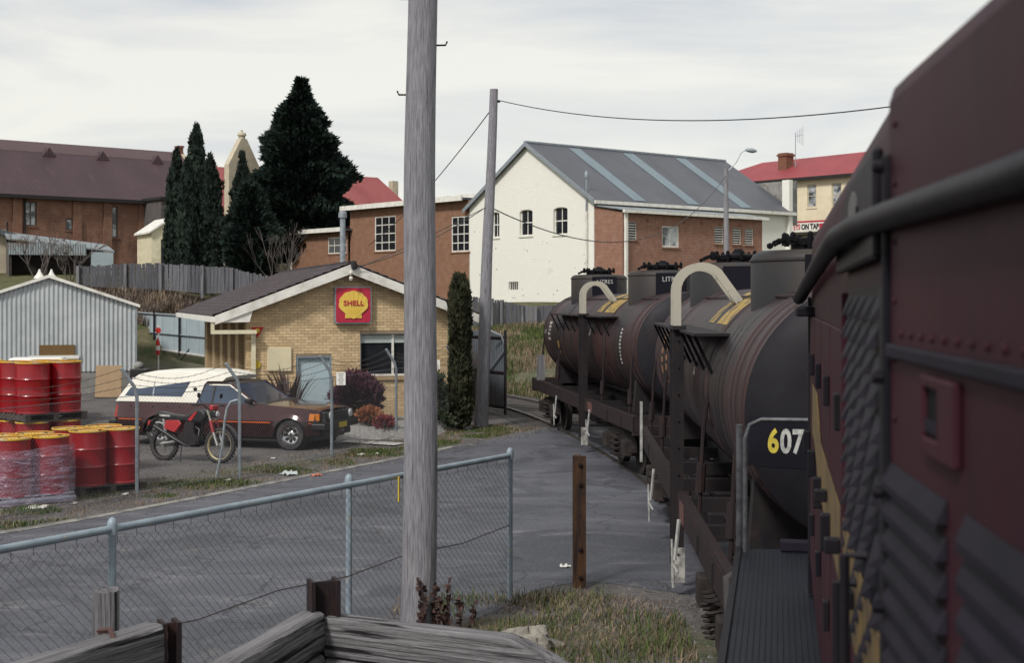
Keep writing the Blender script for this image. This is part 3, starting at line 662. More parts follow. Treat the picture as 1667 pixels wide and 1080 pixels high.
def rs(y0, y1, matn, nm, off=0):
    z0 = 9.7 + (y0)*rl + off; z1 = 9.7 + y1*rl + off; m2 = MB(); m2.add([(0,y0,z0),(Lh+.2,y0,z0),(Lh+.2,y1,z1),(0,y1,z1),(0,y0,z0+.08),(Lh+.2,y0,z0+.08),(Lh+.2,y1,z1+.08),(0,y1,z1+.08)], [(0,3,2,1),(4,5,6,7),(0,1,5,4),(1,2,6,5),(2,3,7,6),(3,0,4,7)])
    return m2.build(nm, M_[matn], OH)
rs(-.35, 4.1, 'roof_purple', 'roof'); rs(4.0, 5.05, 'roof_purple_faded', 'roof_crest', .02)
MB().add([(0,5,13.35),(Lh+.2,5,13.35),(Lh+.2,10.4,9.5),(0,10.4,9.5)], [(0,1,2,3)]).build('rear_roof', M_['roof_purple'], OH)
MB().box(0, Lh+.2, -.5, -.352, 9.34, 9.56).build('gutter', M_['soot'], OH)
for px in (76, 163, 252):
    u = hit(oh + GD*4.1, dh, px); z = 9.7 + 4.1*rl
    MB().add([(u-.45,3.6,z-.25),(u+.45,3.6,z-.25),(u,3.6,z+.35),(u,4.7,z+.35)], [(0,1,2),(1,3,2),(0,2,3)]).build('roof_vent', M_['roof_purple'], OH)
MB().box(Lh+.0, Lh+.35, 4.75, 5.25, 13.0, 13.75).box(Lh-.05, Lh+.40, 4.70, 5.30, 13.751, 13.88).build('chimney', M_['terracotta'], OH)
mb = MB().prism([(-.3,9.5),(5,13.5),(10.3,9.5),(10.3,9.2),(5,13.1),(-.3,9.2)], 0, .25, Matrix.Translation((Lh+.45,0,0)) @ Matrix.Rotation(R(90),4,'Z')); mb.build('gable_coping', M_['stone_cream'], OH, recalc=True)
AN = thing('timber_annex', 'dark weatherboard annex on posts at end of brick hall', 'building', oh + RD*hit(oh, dh, 233) - GD*2.5, ah)
for k in range(7): MB().box(0, 2.9, -.02 - .03*(k%2), .04, 7.35+k*.31, 7.35+k*.31+.285).build('weatherboard', M_['timber_dark'], AN)
MB().box(0, 2.9, .04, 2.4, 7.35, 9.5).build('room', M_['timber_dark'], AN); MB().box(-.15, 3.1, -.3, 2.4, 9.5, 9.68).build('roof', M_['soot'], AN)
MB().box(.35,.65,.1,.4,3.6,7.36).build('post', M_['timber_dark'], AN); MB().box(2.5,2.8,.1,.4,3.6,7.36).build('post', M_['timber_dark'], AN)

# --- corrugated iron shed in the yard
sc = P(80, 490, 44); SW = 2.6
SH = thing('iron_shed', 'pale corrugated iron shed with low gable on concrete base', 'shed', (sc.x, 44, 0), R(17))
z0s, ze, zap = zat(606, 44), zat(498, 44), zat(452, 44)
def top(x): return zap - (zap-ze)*abs(x)/SW
mb = MB(); n = 38*8; prv = None
for i in range(n+1):
    x = -SW + 2*SW*i/n; y = .018*math.sin(2*math.pi*i/8); cur = ((x,y,z0s),(x,y,top(x)))
    if prv: mb.quad(prv[0], cur[0], cur[1], prv[1])
    prv = cur
mb.build('front_sheeting', M_['iron_pale'], SH, smooth=60, uv=False)
MB().box(-SW, -SW+.03, .02, 7, z0s, ze).build('side_sheeting', M_['iron_pale'], SH); MB().box(SW-.03, SW, .02, 7, z0s, ze).build('side_sheeting', M_['iron_pale'], SH)
MB().box(-SW+.02, SW-.02, .03, 7, -.2, z0s+.02).build('base', M_['concrete'], SH)
for sgn in (-1, 1):
    slope_roof(SH, 'roof', 'iron_grey', sgn*(SW+.12), ze-.03, 0, zap+.03, -.1, 7.1, .05)
    MB().prism([(0,zap+.09),(sgn*(SW+.12),ze+.03),(sgn*(SW+.12),ze-.06),(0,zap-.01)], -.14, -.10).build('barge_flashing', M_['white_paint'], SH, recalc=True)
x0, x1 = (65-80)/F*44, (120-80)/F*44
d_ = MB().box(x0, x1, -.06, -.022, zat(628,44), zat(562,44)).build('door', M_['board_brown'], SH); MB().box(x0-.3, x1+.12, -.09, -.061, zat(585,44), zat(579,44)).build('rail', M_['white_paint'], d_)
MB().box(SW-.03, SW+.03, -.06, .02, 0, ze).build('corner_post', M_['galv'], SH)
lt = thing('yard_light', 'pair of white conical floodlight shades on a pole behind iron shed', 'lamp', (P(74,0,52.2).x, 52.2, gz(-17,52.2)))
MB().tube([(0,0,-.3),(0,0,3.05)], .06, 8).bar((-.4,0,3.0),(.4,0,3.0),.06,.06).build('pole', M_['steel_dark'], lt, smooth=40)
for s in (-.22, .22): MB().lathe([(.22,2.86+.25),(.10,3.02+.25),(.05,3.12+.25),(.03,3.2+.25)], 16, Matrix.Translation((s,0,-.1))).build('lamp_shade', M_['white_paint'], lt, smooth=40)
mb = MB(); [mb.tube([(s,0,2.95),(s,0,3.0)], .04, 6) for s in (-.22,.22)]; mb.build('stem', M_['steel_dark'], lt)
notice(3, 565, 43.85, .5, .38, 'small red and white notice on pale iron shed', 3, 'paper', 'ink_red')
bx = thing('chipboard_sheet', 'tan chipboard sheet leaning on concrete base of iron shed', 'board', P(176, 640, 43.2) - Vector((0,0,.15)))
MB().box(-.40,.40,-.02,.03,-.02,.98, Matrix.Rotation(R(-7),4,'X')).build('sheet', mat('chipboard', (.36,.25,.15), .85, col2=(.31,.21,.125), ns=4), bx, bevel=.004)
MB().box(-.42,.42,-.05,.1,-.05,.02).build('foot', M_['pallet_wood'], bx)

# --- other backdrop buildings
sk = thing('skillion_shed', 'open fronted grey iron skillion shed on the hillside', 'shed', P(100, 430, 72) - Vector((0,0,.3)), R(22))
zb = gz(-22, 72)-sk.location.z
MB().add([(-2.6,0,1.5),(2.6,0,.92),(2.6,4,1.4),(-2.6,4,2.0),(-2.6,0,1.58),(2.6,0,1.0),(2.6,4,1.48),(-2.6,4,2.08)], [(0,1,2,3)[::-1],(4,5,6,7),(0,1,5,4),(1,2,6,5),(2,3,7,6),(3,0,4,7)]).build('roof', M_['iron_grey'], sk)
MB().box(-2.5,2.5,3.9,4,zb-1,1.35).box(-2.5,-2.4,.1,3.9,zb-1,1.4).build('rear_wall', M_['timber_dark'], sk)
MB().box(1.45,2.55,.02,.08,-1.2,.93).build('iron_panel', M_['iron_blue'], sk); MB().box(-2.55,1.2,-.02,.05,.75,1.32).build('fascia_panel', M_['iron_grey'], sk)
for x in (-2.5,-.8,.6): MB().box(x,x+.12,.1,.22,zb-1,.8).build('post', M_['pallet_wood'], sk)
ct = thing('cottage', 'small rendered cottage with dark roof edge at hall side', 'building', P(0, 430, 74), R(28))
MB().box(-6,.4,0,5,-2,1.8).build('wall', M_['stone_cream'], ct); MB().prism([(-6.3,3.6),(-5.9,3.7),(.95,1.5),(.95,1.2)], -.4, 5.4).build('roof', M_['roof_grey'], ct, recalc=True)
MB().box(-.9,-.2,-.01,.05,-.9,.2).build('doorway', M_['dark_room'], ct); MB().tube([(.35,-.08,-2),(.35,-.08,2.2)], .05, 6).build('pipe', M_['soot'], ct)
cs = thing('cream_shed', 'little cream gabled shed with dark doorway beside cypresses', 'shed', P(262, 428, 82), R(30))
MB().box(-.55,1.6,0,3,-1.5,1.75).prism([(-.6,1.75),(.5,2.45),(1.65,1.75)], .001, 2.98).build('wall', M_['cream_paint'], cs, recalc=True)
MB().box(.0,1.2,-.02,.02,-1,1.35).build('doorway', M_['dark_room'], cs); MB().prism([(-.75,1.66),(.5,2.5),(1.8,1.66),(1.8,1.76),(.5,2.62),(-.75,1.76)], -.2, 3).build('roof', M_['white_paint'], cs, recalc=True)
# church behind the trees
oc = Vector(((345-CX)/F*108, 108, 0)); 
CHh = thing('church', 'cream walled church with red iron roof and stone gable with finial', 'church', oc, ah)
Lc = hit(oc + GD*4, RD, 612); zr = zat(268, 111); 
MB().box(0, Lc+3, .1, 8, 3, 9.0).build('wall', M_['render_cream'], CHh)
MB().add([(-.2,-.3,8.8),(Lc+3.6,-.3,8.8),(Lc+.2,4,zr),(-.2,4,zr),(Lc+3.6,8.3,8.8),(-.2,8.3,8.8)], [(0,1,2,3),(1,4,2),(4,5,3,2)]).build('roof', M_['roof_red_faded'], CHh)
ug = hit(oc - GD*.6, RD, 391)
MB().prism([(ug-1.3,3),(ug+1.3,3),(ug+1.3,zat(268,108)),(ug+.24,zat(225,108)),(ug-.24,zat(225,108)),(ug-1.3,zat(268,108))], -1.2, -.5).build('stone_gable', M_['stone_cream'], CHh, recalc=True)
MB().lathe([(.26,zat(226,108)),(.26,zat(219,108)),(.36,zat(219,108)),(.3,zat(215,108)),(.08,zat(213,108)),(.08,zat(210,108))], 10, Matrix.Translation((ug,-.85,0))).build('finial', M_['stone_cream'], CHh, smooth=40)
MB().box(Lc+1.2,Lc+1.8,3.2,3.8,zr-2.0,zat(298,125)).build('chimney', M_['stone_cream'], CHh)
# pub
op = Vector((25.3, 105, 0)) ; ap = a2; ol = op + GD*16
PB = thing('corner_pub', 'cream two storey pub with red iron roof and brick chimney', 'pub', ol, a2)
pop = ops_on(ol, dg, [(1314,1329,300,338),(1354,1370,298,336)])
zev = zat(285, 106); Lp = 18
mb = MB(); wall(mb, (0,0), (1,0), Lp, 3, zev, pop, .15); wall(mb, (Lp,0), (0,1), 9, 3, zev); mb.build('wall', M_['render_cream'], PB)
for o in pop: window(PB, (0,0), (1,0), o, 1, 1, 'stone_cream', 'pane_bright', .06, .1, .06, 'render_cream', True)
zrp = zat(243, 108)
MB().add([(-.4,-.4,zev),(Lp+.4,-.4,zev),(Lp+.4,9.4,zev),(-.4,9.4,zev),(3.5,4.5,zrp-.1),(Lp-3.2,4.5,zrp)], [(0,1,5,4),(1,2,5),(2,3,4,5),(3,0,4)]).build('roof', M_['roof_red'], PB)
MB().box(-.45,Lp+.45,-.5,-.405,zev-.22,zev+.02).build('gutter', M_['soot'], PB)
uch = hit(ol + RD*2, dg, 1276); zch = zat(248,112)
MB().box(uch-.42,uch+.42,1.8,2.7,zev+.5,zch).box(uch-.5,uch+.5,1.72,2.78,zch-.25,zch-.1).build('chimney', M_['terracotta'], PB)
uan = uch + 1.0; mb = MB().tube([(uan,2.2,zev+1),(uan,2.2,zat(216,112))], .03, 6)
mb.bar((uan,2.2,zat(222,112)),(uan+.75,2.2,zat(221,112)),.03,.03)
for k in range(4): mb.bar((uan+.2+k*.18,2.2,zat(222,112)-.5-.2*k*.5),(uan+.2+k*.18,2.2,zat(222,112)+.4+.2*k*.5),.02,.02)
mb.build('aerial', M_['galv'], PB)
# pub awning sign
us = hit(ol, dg, 1290); u2 = hit(ol, dg, 1362); Ys = (ol + dg*us).y; zt, zb_ = zat(364, Ys), zat(378, Ys)
PS = thing('pub_sign', 'white pub fascia sign with red and black lettering', 'sign', ol - RD*2.4, a2)
us = hit(ol - RD*2.4, dg, 1278); u2 = hit(ol - RD*2.4, dg, 1350); um_ = hit(ol - RD*2.4, dg, 1309); Ys = (ol + dg*um_).y - 1.5; zm = zat(370, Ys)
MB().box(us-2, u2+3, 0, .1, zm-.33, zm+.33).build('board', M_['white_paint'], PS); MB().box(us-2,u2+3,-.02,.1,zm+.34,zm+.46).box(hit(ol-RD*2.4,dg,1334),u2+.1,-.012,-.001,zm-.2,zm+.22).build('red_band', M_['sign_red'], PS)
text_mb('EYS', .56, Matrix.Translation((hit(ol-RD*2.4,dg,1297.5), -.012, zm)), .008, .015, sx=.72).build('red_lettering', M_['sign_red'], PS)
text_mb('ON TAP', .56, Matrix.Translation((hit(ol-RD*2.4,dg,1319), -.012, zm)), .008, .02, sx=.78).build('black_lettering', M_['ink'], PS)
aw = thing('pub_awning', 'street awning on posts along the pub front', 'awning', ol - RD*2.4, a2)
MB().box(us-2,u2+3,.12,2.38,zm-.5,zm-.36).build('canopy', M_['timber_dark'], aw)
for x in (us-1, us+2.6, us+6): MB().box(x,x+.12,.2,.32,3,zm-.51).build('post', M_['timber_dark'], aw)
# ------------------------------------------------------------------ trees and plants
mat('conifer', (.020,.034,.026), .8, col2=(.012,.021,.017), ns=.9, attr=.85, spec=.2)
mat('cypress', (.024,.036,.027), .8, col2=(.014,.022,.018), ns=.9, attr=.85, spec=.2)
mat('cypress_olive', (.035,.036,.018), .85, col2=(.022,.025,.014), ns=2, attr=.6, spec=.2)
mat('bark', (.07,.055,.05), .95, col2=(.04,.033,.03), ns=5)
mat('twig', (.085,.07,.068), .95, col2=(.12,.10,.09), ns=5)
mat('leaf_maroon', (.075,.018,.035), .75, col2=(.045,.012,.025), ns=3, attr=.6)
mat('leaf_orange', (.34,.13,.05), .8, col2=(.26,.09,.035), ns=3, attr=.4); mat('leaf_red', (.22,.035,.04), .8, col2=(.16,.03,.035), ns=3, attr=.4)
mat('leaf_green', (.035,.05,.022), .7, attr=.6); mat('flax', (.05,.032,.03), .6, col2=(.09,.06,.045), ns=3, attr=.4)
mat('grass_green', (.06,.095,.025), .8, col2=(.085,.10,.035), ns=1.2, attr=.5, spec=.2)
mat('grass_straw', (.25,.19,.125), .85, col2=(.16,.115,.085), ns=.8, attr=.45, spec=.2)
mat('grass_mauve', (.17,.13,.105), .9, col2=(.115,.09,.075), ns=.8, attr=.45, spec=.2)
mat('weed_brown', (.06,.03,.025), .9, attr=.5)
rnd = random.uniform
def spray(mb, p, d, ln, wd, c):
    """a small forked spray of foliage: three narrow leaf faces fanned from one point"""
    d = d.normalized(); s = d.cross(Vector((rnd(-1,1), rnd(-1,1), rnd(-1,1)))); s.normalize()
    for k in (-1, 0, 1):
        e = (d + s * k * .55 + Vector((0,0,.05*k))).normalized() * ln * (1 if k == 0 else .75); q = s * wd * .5
        mb.add([p - q*.6, p + q*.6, p + e*.6 + q, p + e, p + e*.6 - q], [(0,1,2,3,4)], c=min(1,max(0,c + rnd(-.2,.2))))
def conifer(name, label, base, h, rad, n, matn, lump=.25, point=.8, up=.9, size=.35, z0f=.05, group=None, seed=0):
    """crown as profile rad(t) round a trunk, with lumps; foliage sprays through its outer shell over a dark heart"""
    random.seed(seed + 11); t = thing(name, label, 'tree', base, 0, group)
    MB().tube([(0,0,-.5),(0,0,h*.5),(0,0,h*.9)], [rad(.2)*.10+.06, rad(.2)*.06+.04, .02], 8).build('trunk', M_['bark'], t, smooth=40)
    so = Vector((seed*3.1, seed*7.7, 0)); mb = MB()
    def rr(tt, a):
        v = Vector((math.cos(a)*1.6, math.sin(a)*1.6, tt*h*.45)) ; return rad(tt) * (1 + lump * noise.noise(v*1.1 + so) + lump*.7*noise.noise(v*2.7 + so) + lump*.3*math.sin(tt*h*2.6 + 3*noise.noise(v*.8 + so)))
    mb.grid(lambda u, v: (rr(z0f+(1-z0f)*u*.93, v*2*math.pi)*.72*math.cos(v*2*math.pi), rr(z0f+(1-z0f)*u*.93, v*2*math.pi)*.72*math.sin(v*2*math.pi), h*(z0f+(1-z0f)*u*.93)), 26, 18)
    for i in range(n):
        while True:
            tt = z0f + (1-z0f)*random.random()
            if random.random() < (rad(tt)/max(rad(.15), rad(.3), rad(.5))) + .06: break
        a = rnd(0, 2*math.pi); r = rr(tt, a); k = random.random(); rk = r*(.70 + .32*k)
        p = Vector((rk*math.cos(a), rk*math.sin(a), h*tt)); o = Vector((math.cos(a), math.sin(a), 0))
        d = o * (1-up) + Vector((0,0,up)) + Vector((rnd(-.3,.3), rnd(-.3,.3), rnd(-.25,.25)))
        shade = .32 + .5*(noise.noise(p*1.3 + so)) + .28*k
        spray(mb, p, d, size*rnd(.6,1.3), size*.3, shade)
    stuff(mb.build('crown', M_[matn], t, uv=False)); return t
def col_prof(r, b=.25, tip=1.0):
    return lambda t: r * (min(1, (t/b)**.6) if t < b else max(.02, (1 - ((t-b)/(1-b))**2.1))**tip)
def tree_at(px, pyb, pyt, wpx, Y, **k):
    b = P(px, pyb, Y); h = (pyb - pyt) / F * Y; g = gz(b.x, b.y); h += b.z - g + 0; b.z = g; return b, h, wpx / F * Y / 2
CY = 'dark columnar cypress in the clump behind the paling fence'
for i, (px, pb, pt, wp_, Y, lab) in enumerate([(288,432,245,38,70,'short dense cypress touching the little cream shed'), (320,435,205,50,69,'tallest dark pencil cypress rising above the old hall roof'), (342,436,255,48,68,'dark cypress with ragged right side leaning off the tallest one'), (305,436,262,34,67.5,'narrow cypress in front of the tallest pencil cypress'), (395,440,250,42,69,'dark narrow cypress beside the large conifer')]):
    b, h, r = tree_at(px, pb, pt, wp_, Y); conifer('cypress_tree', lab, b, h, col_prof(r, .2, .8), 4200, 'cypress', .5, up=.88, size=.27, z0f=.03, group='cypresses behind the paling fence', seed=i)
b, h, r = tree_at(490, 440, 128, 152, 107.5)
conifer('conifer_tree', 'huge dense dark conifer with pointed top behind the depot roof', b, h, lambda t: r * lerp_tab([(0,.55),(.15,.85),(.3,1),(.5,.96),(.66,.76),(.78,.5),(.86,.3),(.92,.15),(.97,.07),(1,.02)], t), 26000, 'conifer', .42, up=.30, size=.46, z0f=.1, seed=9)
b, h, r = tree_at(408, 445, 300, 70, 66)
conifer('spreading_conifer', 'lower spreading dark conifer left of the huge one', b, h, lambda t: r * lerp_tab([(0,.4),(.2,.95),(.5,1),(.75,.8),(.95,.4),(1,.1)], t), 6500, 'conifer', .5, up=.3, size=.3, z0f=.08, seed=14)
b, h, r = tree_at(748, 690, 452, 34, 34.0)
conifer('slim_cypress', 'slim olive cypress at the right corner of the tan depot', b, h, lambda t: r * lerp_tab([(0,.85),(.3,1),(.7,.95),(.9,.8),(1,.35)], t), 3800, 'cypress_olive', .38, up=.95, size=.17, z0f=.02, seed=21)
def shrub(name, label, c, rx, rz, n, matn, size, up=.5, cat='shrub', base=.28):
    t = thing(name, label, cat, (c[0], c[1], base)); mb = MB(); z0 = c[2] - t.location.z
    for i in range(n):
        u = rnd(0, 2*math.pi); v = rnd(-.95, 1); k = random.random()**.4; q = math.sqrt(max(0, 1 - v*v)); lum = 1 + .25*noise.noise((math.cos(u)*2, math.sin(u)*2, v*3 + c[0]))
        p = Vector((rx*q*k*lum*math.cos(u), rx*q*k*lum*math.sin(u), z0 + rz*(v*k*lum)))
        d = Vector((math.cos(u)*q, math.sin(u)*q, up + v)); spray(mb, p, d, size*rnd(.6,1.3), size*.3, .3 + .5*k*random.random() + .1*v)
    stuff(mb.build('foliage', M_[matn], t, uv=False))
    mb = MB()
    for k in range(5): a = rnd(0, 6.28); mb.tube([(.04*math.cos(a),.04*math.sin(a),-.05),(rx*.5*math.cos(a),rx*.5*math.sin(a),z0)], [.02,.01], 5)
    mb.build('stem', M_['bark'], t); return t
Yg = 32.9
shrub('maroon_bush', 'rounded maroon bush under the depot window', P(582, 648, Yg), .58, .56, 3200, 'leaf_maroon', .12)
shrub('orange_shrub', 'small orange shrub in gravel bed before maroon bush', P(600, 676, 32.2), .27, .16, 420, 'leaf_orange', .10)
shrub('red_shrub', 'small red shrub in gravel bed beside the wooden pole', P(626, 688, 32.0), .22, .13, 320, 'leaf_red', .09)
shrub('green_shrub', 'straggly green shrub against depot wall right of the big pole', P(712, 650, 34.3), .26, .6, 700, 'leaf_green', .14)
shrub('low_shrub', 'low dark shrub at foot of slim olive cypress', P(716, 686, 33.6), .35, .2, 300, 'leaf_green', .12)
t = thing('flax_plant', 'bronze flax plant with sword leaves beside blue door', 'plant', (P(470,0,33.0).x, 33.0, 0)); mb = MB()
for k in range(46):
    a = rnd(0, 6.28); ln = rnd(.9,1.45); e = rnd(.15,.6); p = [Vector((.1*math.cos(a), .1*math.sin(a), .3)) + Vector((math.cos(a)*e*s*ln*(.6+.5*s), math.sin(a)*e*s*ln*(.6+.5*s), ln*s*(1-.25*e*s*s))) for s in (0,.4,.75,1)]
    q = Vector((-math.sin(a), math.cos(a), 0)) * .03; mb.add([p[0]-q, p[0]+q, p[1]+q, p[2]+q*.8, p[3], p[2]-q*.8, p[1]-q], [(0,1,2,6),(6,2,3,5),(5,3,4)], c=random.random())
stuff(mb.build('leaves', M_['flax'], t, uv=False)); MB().lathe([(.14,-.05),(.12,.35)], 10).build('crown_base', M_['bark'], t)
# bare shrubs on the hill by the skillion shed
def bare_tree(name, label, base, h, spread, n=7, depth=4, r0=.05, seed=3):
    random.seed(seed); t = thing(name, label, 'shrub', base); mb = MB()
    def br(p, d, ln, r, k):
        q = p + d*ln; mb.tube([p, (p+q)/2 + Vector((rnd(-.1,.1),rnd(-.1,.1),0))*ln*.4, q], [r, r*.8, r*.6], 4)
        if k:
            for _ in range(3 if k > 1 else 4):
                e = (d + Vector((rnd(-1,1), rnd(-1,1), rnd(-.3,.7)))*spread).normalized(); br(q, e, ln*rnd(.55,.85), r*.6, k-1)
    for k in range(n): a = rnd(0,6.28); br(Vector((0,0,-.1)), Vector((math.cos(a)*.5, math.sin(a)*.5, 1)).normalized(), h*rnd(.25,.4), r0, depth)
    mb.build('branches', M_['twig'], t, uv=False)
for px, pb, Y, hh, s, lab in ((62,440,66,2.6,1,'bare leafless shrub before skillion shed, left of the other'), (115,440,65,2.4,2,'bare leafless shrub before the open shed bay')):
    p = P(px, pb, Y); bare_tree('bare_shrub', lab, (p.x, p.y, gz(p.x,p.y)), hh*1.15, .75, 5, 3, .035, s)
p = P(463,440,64); bare_tree('bare_shrub', 'tall bare twiggy shrub in front of the huge conifer', (p.x,p.y,gz(p.x,p.y)), 4.2, .4, 4, 3, .045, 5)
def grass(name, label, region, n, h, matn, w=.012, bend=.5, clump=None, zf=None, seed=1):
    random.seed(seed); mb = MB()
    for i in range(n):
        p = region()
        if p is None: continue
        x, y = p[:2]; z = (zf or gzt)(x, y); hh = h * rnd(.45, 1.25) * (p[2] if len(p) > 2 else 1); a = rnd(0, 6.28); b = rnd(.05, bend) * hh; q = Vector((-math.sin(a), math.cos(a), 0)) * w; o = Vector((math.cos(a), math.sin(a), 0))
        p0 = Vector((x, y, z - .01)); p1 = p0 + o*b*.3 + Vector((0,0,hh*.6)); p2 = p0 + o*b + Vector((0,0,hh))
        mb.add([p0-q, p0+q, p1+q*.7, p2, p1-q*.7], [(0,1,2,4),(4,2,3)], c=random.random())
    o = mb.build(name, M_[matn], None, uv=False); return tag(o, label, 'grass', None, 'stuff')
def along_road(off0, off1, i0=9, i1=46, thr=.0, fr=.9):
    def f():
        k = random.randrange(i0, min(i1, len(FARs)-1)); a = Vector((*FARs[k],0)); b2 = Vector((*FARs[k+1],0)); d = (b2-a).normalized(); n = Vector((-d.y,d.x,0))
        p = a + (b2-a)*random.random() + n*rnd(off0, off1); v = noise.noise((p.x*fr, p.y*fr, 3))
        return (p.x, p.y, .6 + max(0,v)) if v > thr else None
    return f
grass('verge_grass', 'short green grass tufts on the dirt verge along the road', along_road(.25, 1.7), 26000, .07, 'grass_green', .009, seed=1)
grass('dry_verge_grass', 'short dry straw coloured grass mixed into the dirt verge', along_road(.2, 2.2, thr=-.1, fr=1.7), 11000, .09, 'grass_straw', .006, seed=2)
def box_region(x0, x1, y0, y1, thr=-1, fr=.8, ex=None):
    def f():
        x, y = rnd(x0,x1), rnd(y0,y1)
        if ex and ex(x, y): return None
        v = noise.noise((x*fr, y*fr, 9)); return (x, y, .7 + .6*max(-.5,v)) if v > thr else None
    return f
onroad = lambda x, y: trackdist(x, y) < 1.35
grass('bank_grass', 'long mauve brown dead grass covering the bank below the paling fence', box_region(-18.5, -10.4, 53.5, 62, -.35, .5), 22000, .5, 'grass_mauve', .02, .7, seed=3)
grass('bank_straw', 'pale straw tussocks standing in the dead grass of the bank', box_region(-18.5, -9, 53.5, 62, .05, .6), 7000, .62, 'grass_straw', .018, .6, seed=4)
grass('bank_green', 'fresh green grass at right end of the bank below palings', box_region(-13.3, -7, 54, 61, -.3, .5), 12000, .22, 'grass_green', .02, seed=5)
grass('siding_bank_grass', 'rough green and straw grass on bank beyond the siding', box_region(-2.5, 3.5, 41, 70, -.1, .35, onroad), 26000, .28, 'grass_green', .016, seed=6)
grass('siding_bank_straw', 'dry straw grass along top of bank beyond the siding', box_region(-2.5, 3.5, 41, 70, -.15, .5, onroad), 15000, .36, 'grass_straw', .014, seed=7)
def fore(x, y): return y > 15.1 - .25*abs(x) or trackdist(x, y) < 1.3
grass('foreground_grass', 'green and brown grass clump behind the broken timber beam', box_region(-.9, 1.9, 9.6, 14.9, -.15, 1.1, fore), 6000, .15, 'grass_green', .005, 1.0, seed=8)
grass('foreground_straw', 'dead straw grass around the rusty upright rail', box_region(-1.2, 2.0, 8.6, 14.9, -.4, .9, fore), 14000, .11, 'grass_straw', .004, 1.6, seed=10)
random.seed(91); mat('pebble', (.13,.122,.12), .95, col2=(.075,.072,.074), ns=2, attr=.5); mb = MB(); ra1 = along_road(-.35, 2.2, thr=-1)
def stones(fn, n, s0, s1):
    for _ in range(n):
        p = fn()
        if p is None: continue
        s = rnd(s0, s1); a = rnd(0, 6.28); z = max(0, gzt(p[0], p[1])); c, d = math.cos(a)*s, math.sin(a)*s
        mb.add([(p[0]+c,p[1]+d,z),(p[0]-d*.8,p[1]+c*.8,z),(p[0]-c,p[1]-d,z),(p[0]+d*.9,p[1]-c*.9,z),(p[0]+c*.2,p[1]+d*.3,z+s*.9)], [(0,1,4),(1,2,4),(2,3,4),(3,0,4)], c=random.random())
stones(ra1, 2600, .008, .035)
def edge():
    p = random.choice([q_ for q_ in TR if 9 < q_.y < 36]); x, y = p.x - rnd(1.0, 2.4), p.y + rnd(-2, 2); return (x, y)
stones(edge, 900, .005, .018); stones(box_region(-.5, 2.2, 9, 15.6), 1200, .006, .03); stones(box_region(-9, -4, 23, 34), 1500, .006, .022)
tag(mb.build('loose_stones', M_['pebble'], None, uv=False), 'loose grey stones scattered along verge, yard and track edge', 'stones', None, 'stuff')
random.seed(31); w_ = thing('dead_weed', 'dark brown dead dock weed beside the thick pole foot', 'plant', (-.62, 12.75, 0)); mb = MB()
for k in range(16):
    a = rnd(0,6.28); b2 = Vector((rnd(-.25,.25), rnd(-.15,.15), 0)); hh = rnd(.3,.62); mb.tube([b2, b2 + Vector((.05*math.cos(a),.05*math.sin(a),hh))], [.006,.003], 4)
    for j in range(16): s = rnd(.35,1); p = b2 + Vector((.05*math.cos(a)*s,.05*math.sin(a)*s,hh*s)); spray(mb, p, Vector((rnd(-1,1),rnd(-1,1),rnd(0,1))), .05, .03, random.random())
stuff(mb.build('stalks', M_['weed_brown'], w_, uv=False))

# ------------------------------------------------------------------ fences
def paling_run(t, pts, h, pw=.15):
    """palings butted along a ground line with two rails and posts behind"""
    pm = None
    for (x0,y0,b0,t0), (x1,y1,b1,t1) in zip(pts, pts[1:]):
        L_ = math.hypot(x1-x0, y1-y0); n = max(1, int(L_/pw)); a = math.atan2(y1-y0, x1-x0)
        for k in range(n):
            s = (k+.5)/n; zb, zt = b0+(b1-b0)*s - .1, t0+(t1-t0)*s + rnd(-.035,.035)
            o = MB().box(-pw*.47, pw*.47, -.012 + rnd(0,.012), .012, 0, 1, c=random.random()).build('paling', M_['paling'], t) if pm is None or k % 7 == 0 else pm.copy()
            if o is not pm and o.name not in COL.objects: COL.objects.link(o)
            pm = o; o.location = (x0+(x1-x0)*s, y0+(y1-y0)*s, zb); o.rotation_euler = (rnd(-.02,.02), rnd(-.015,.015), a); o.scale = (1, 1, zt-zb)
        for f in (.25, .78):
            MB().bar((x0,y0+.05,b0+(t0-b0)*f),(x1,y1+.05,b1+(t1-b1)*f),.05,.08).build('rail', M_['weathered'], t)
        MB().box(x0-.06,x0+.06,y0-.16,y0-.03,b0-.3,t0+.02).build('post', M_['weathered'], t)
random.seed(77)
def pf(px, pt, pb, Y): a = P(px, pt, Y); return (a.x, a.y, zat(pb, Y), a.z)
t = thing('paling_fence', 'weathered grey timber paling fence on the bank before the cypresses', 'fence')
paling_run(t, [pf(128,434,462,60.5), pf(205,430,466,60.5), pf(262,429,468,60), pf(330,433,474,60), pf(378,437,474,60), pf(440,451,482,59), pf(520,462,490,59)], 1)
t = thing('paling_fence', 'leaning grey paling fence below the white painted hall', 'fence')
paling_run(t, [pf(758,481,532,68), pf(800,487,530,68), pf(816,489,530,68.5), pf(850,497,531,69), pf(872,499,533,69), pf(915,496,534,70)], 1)
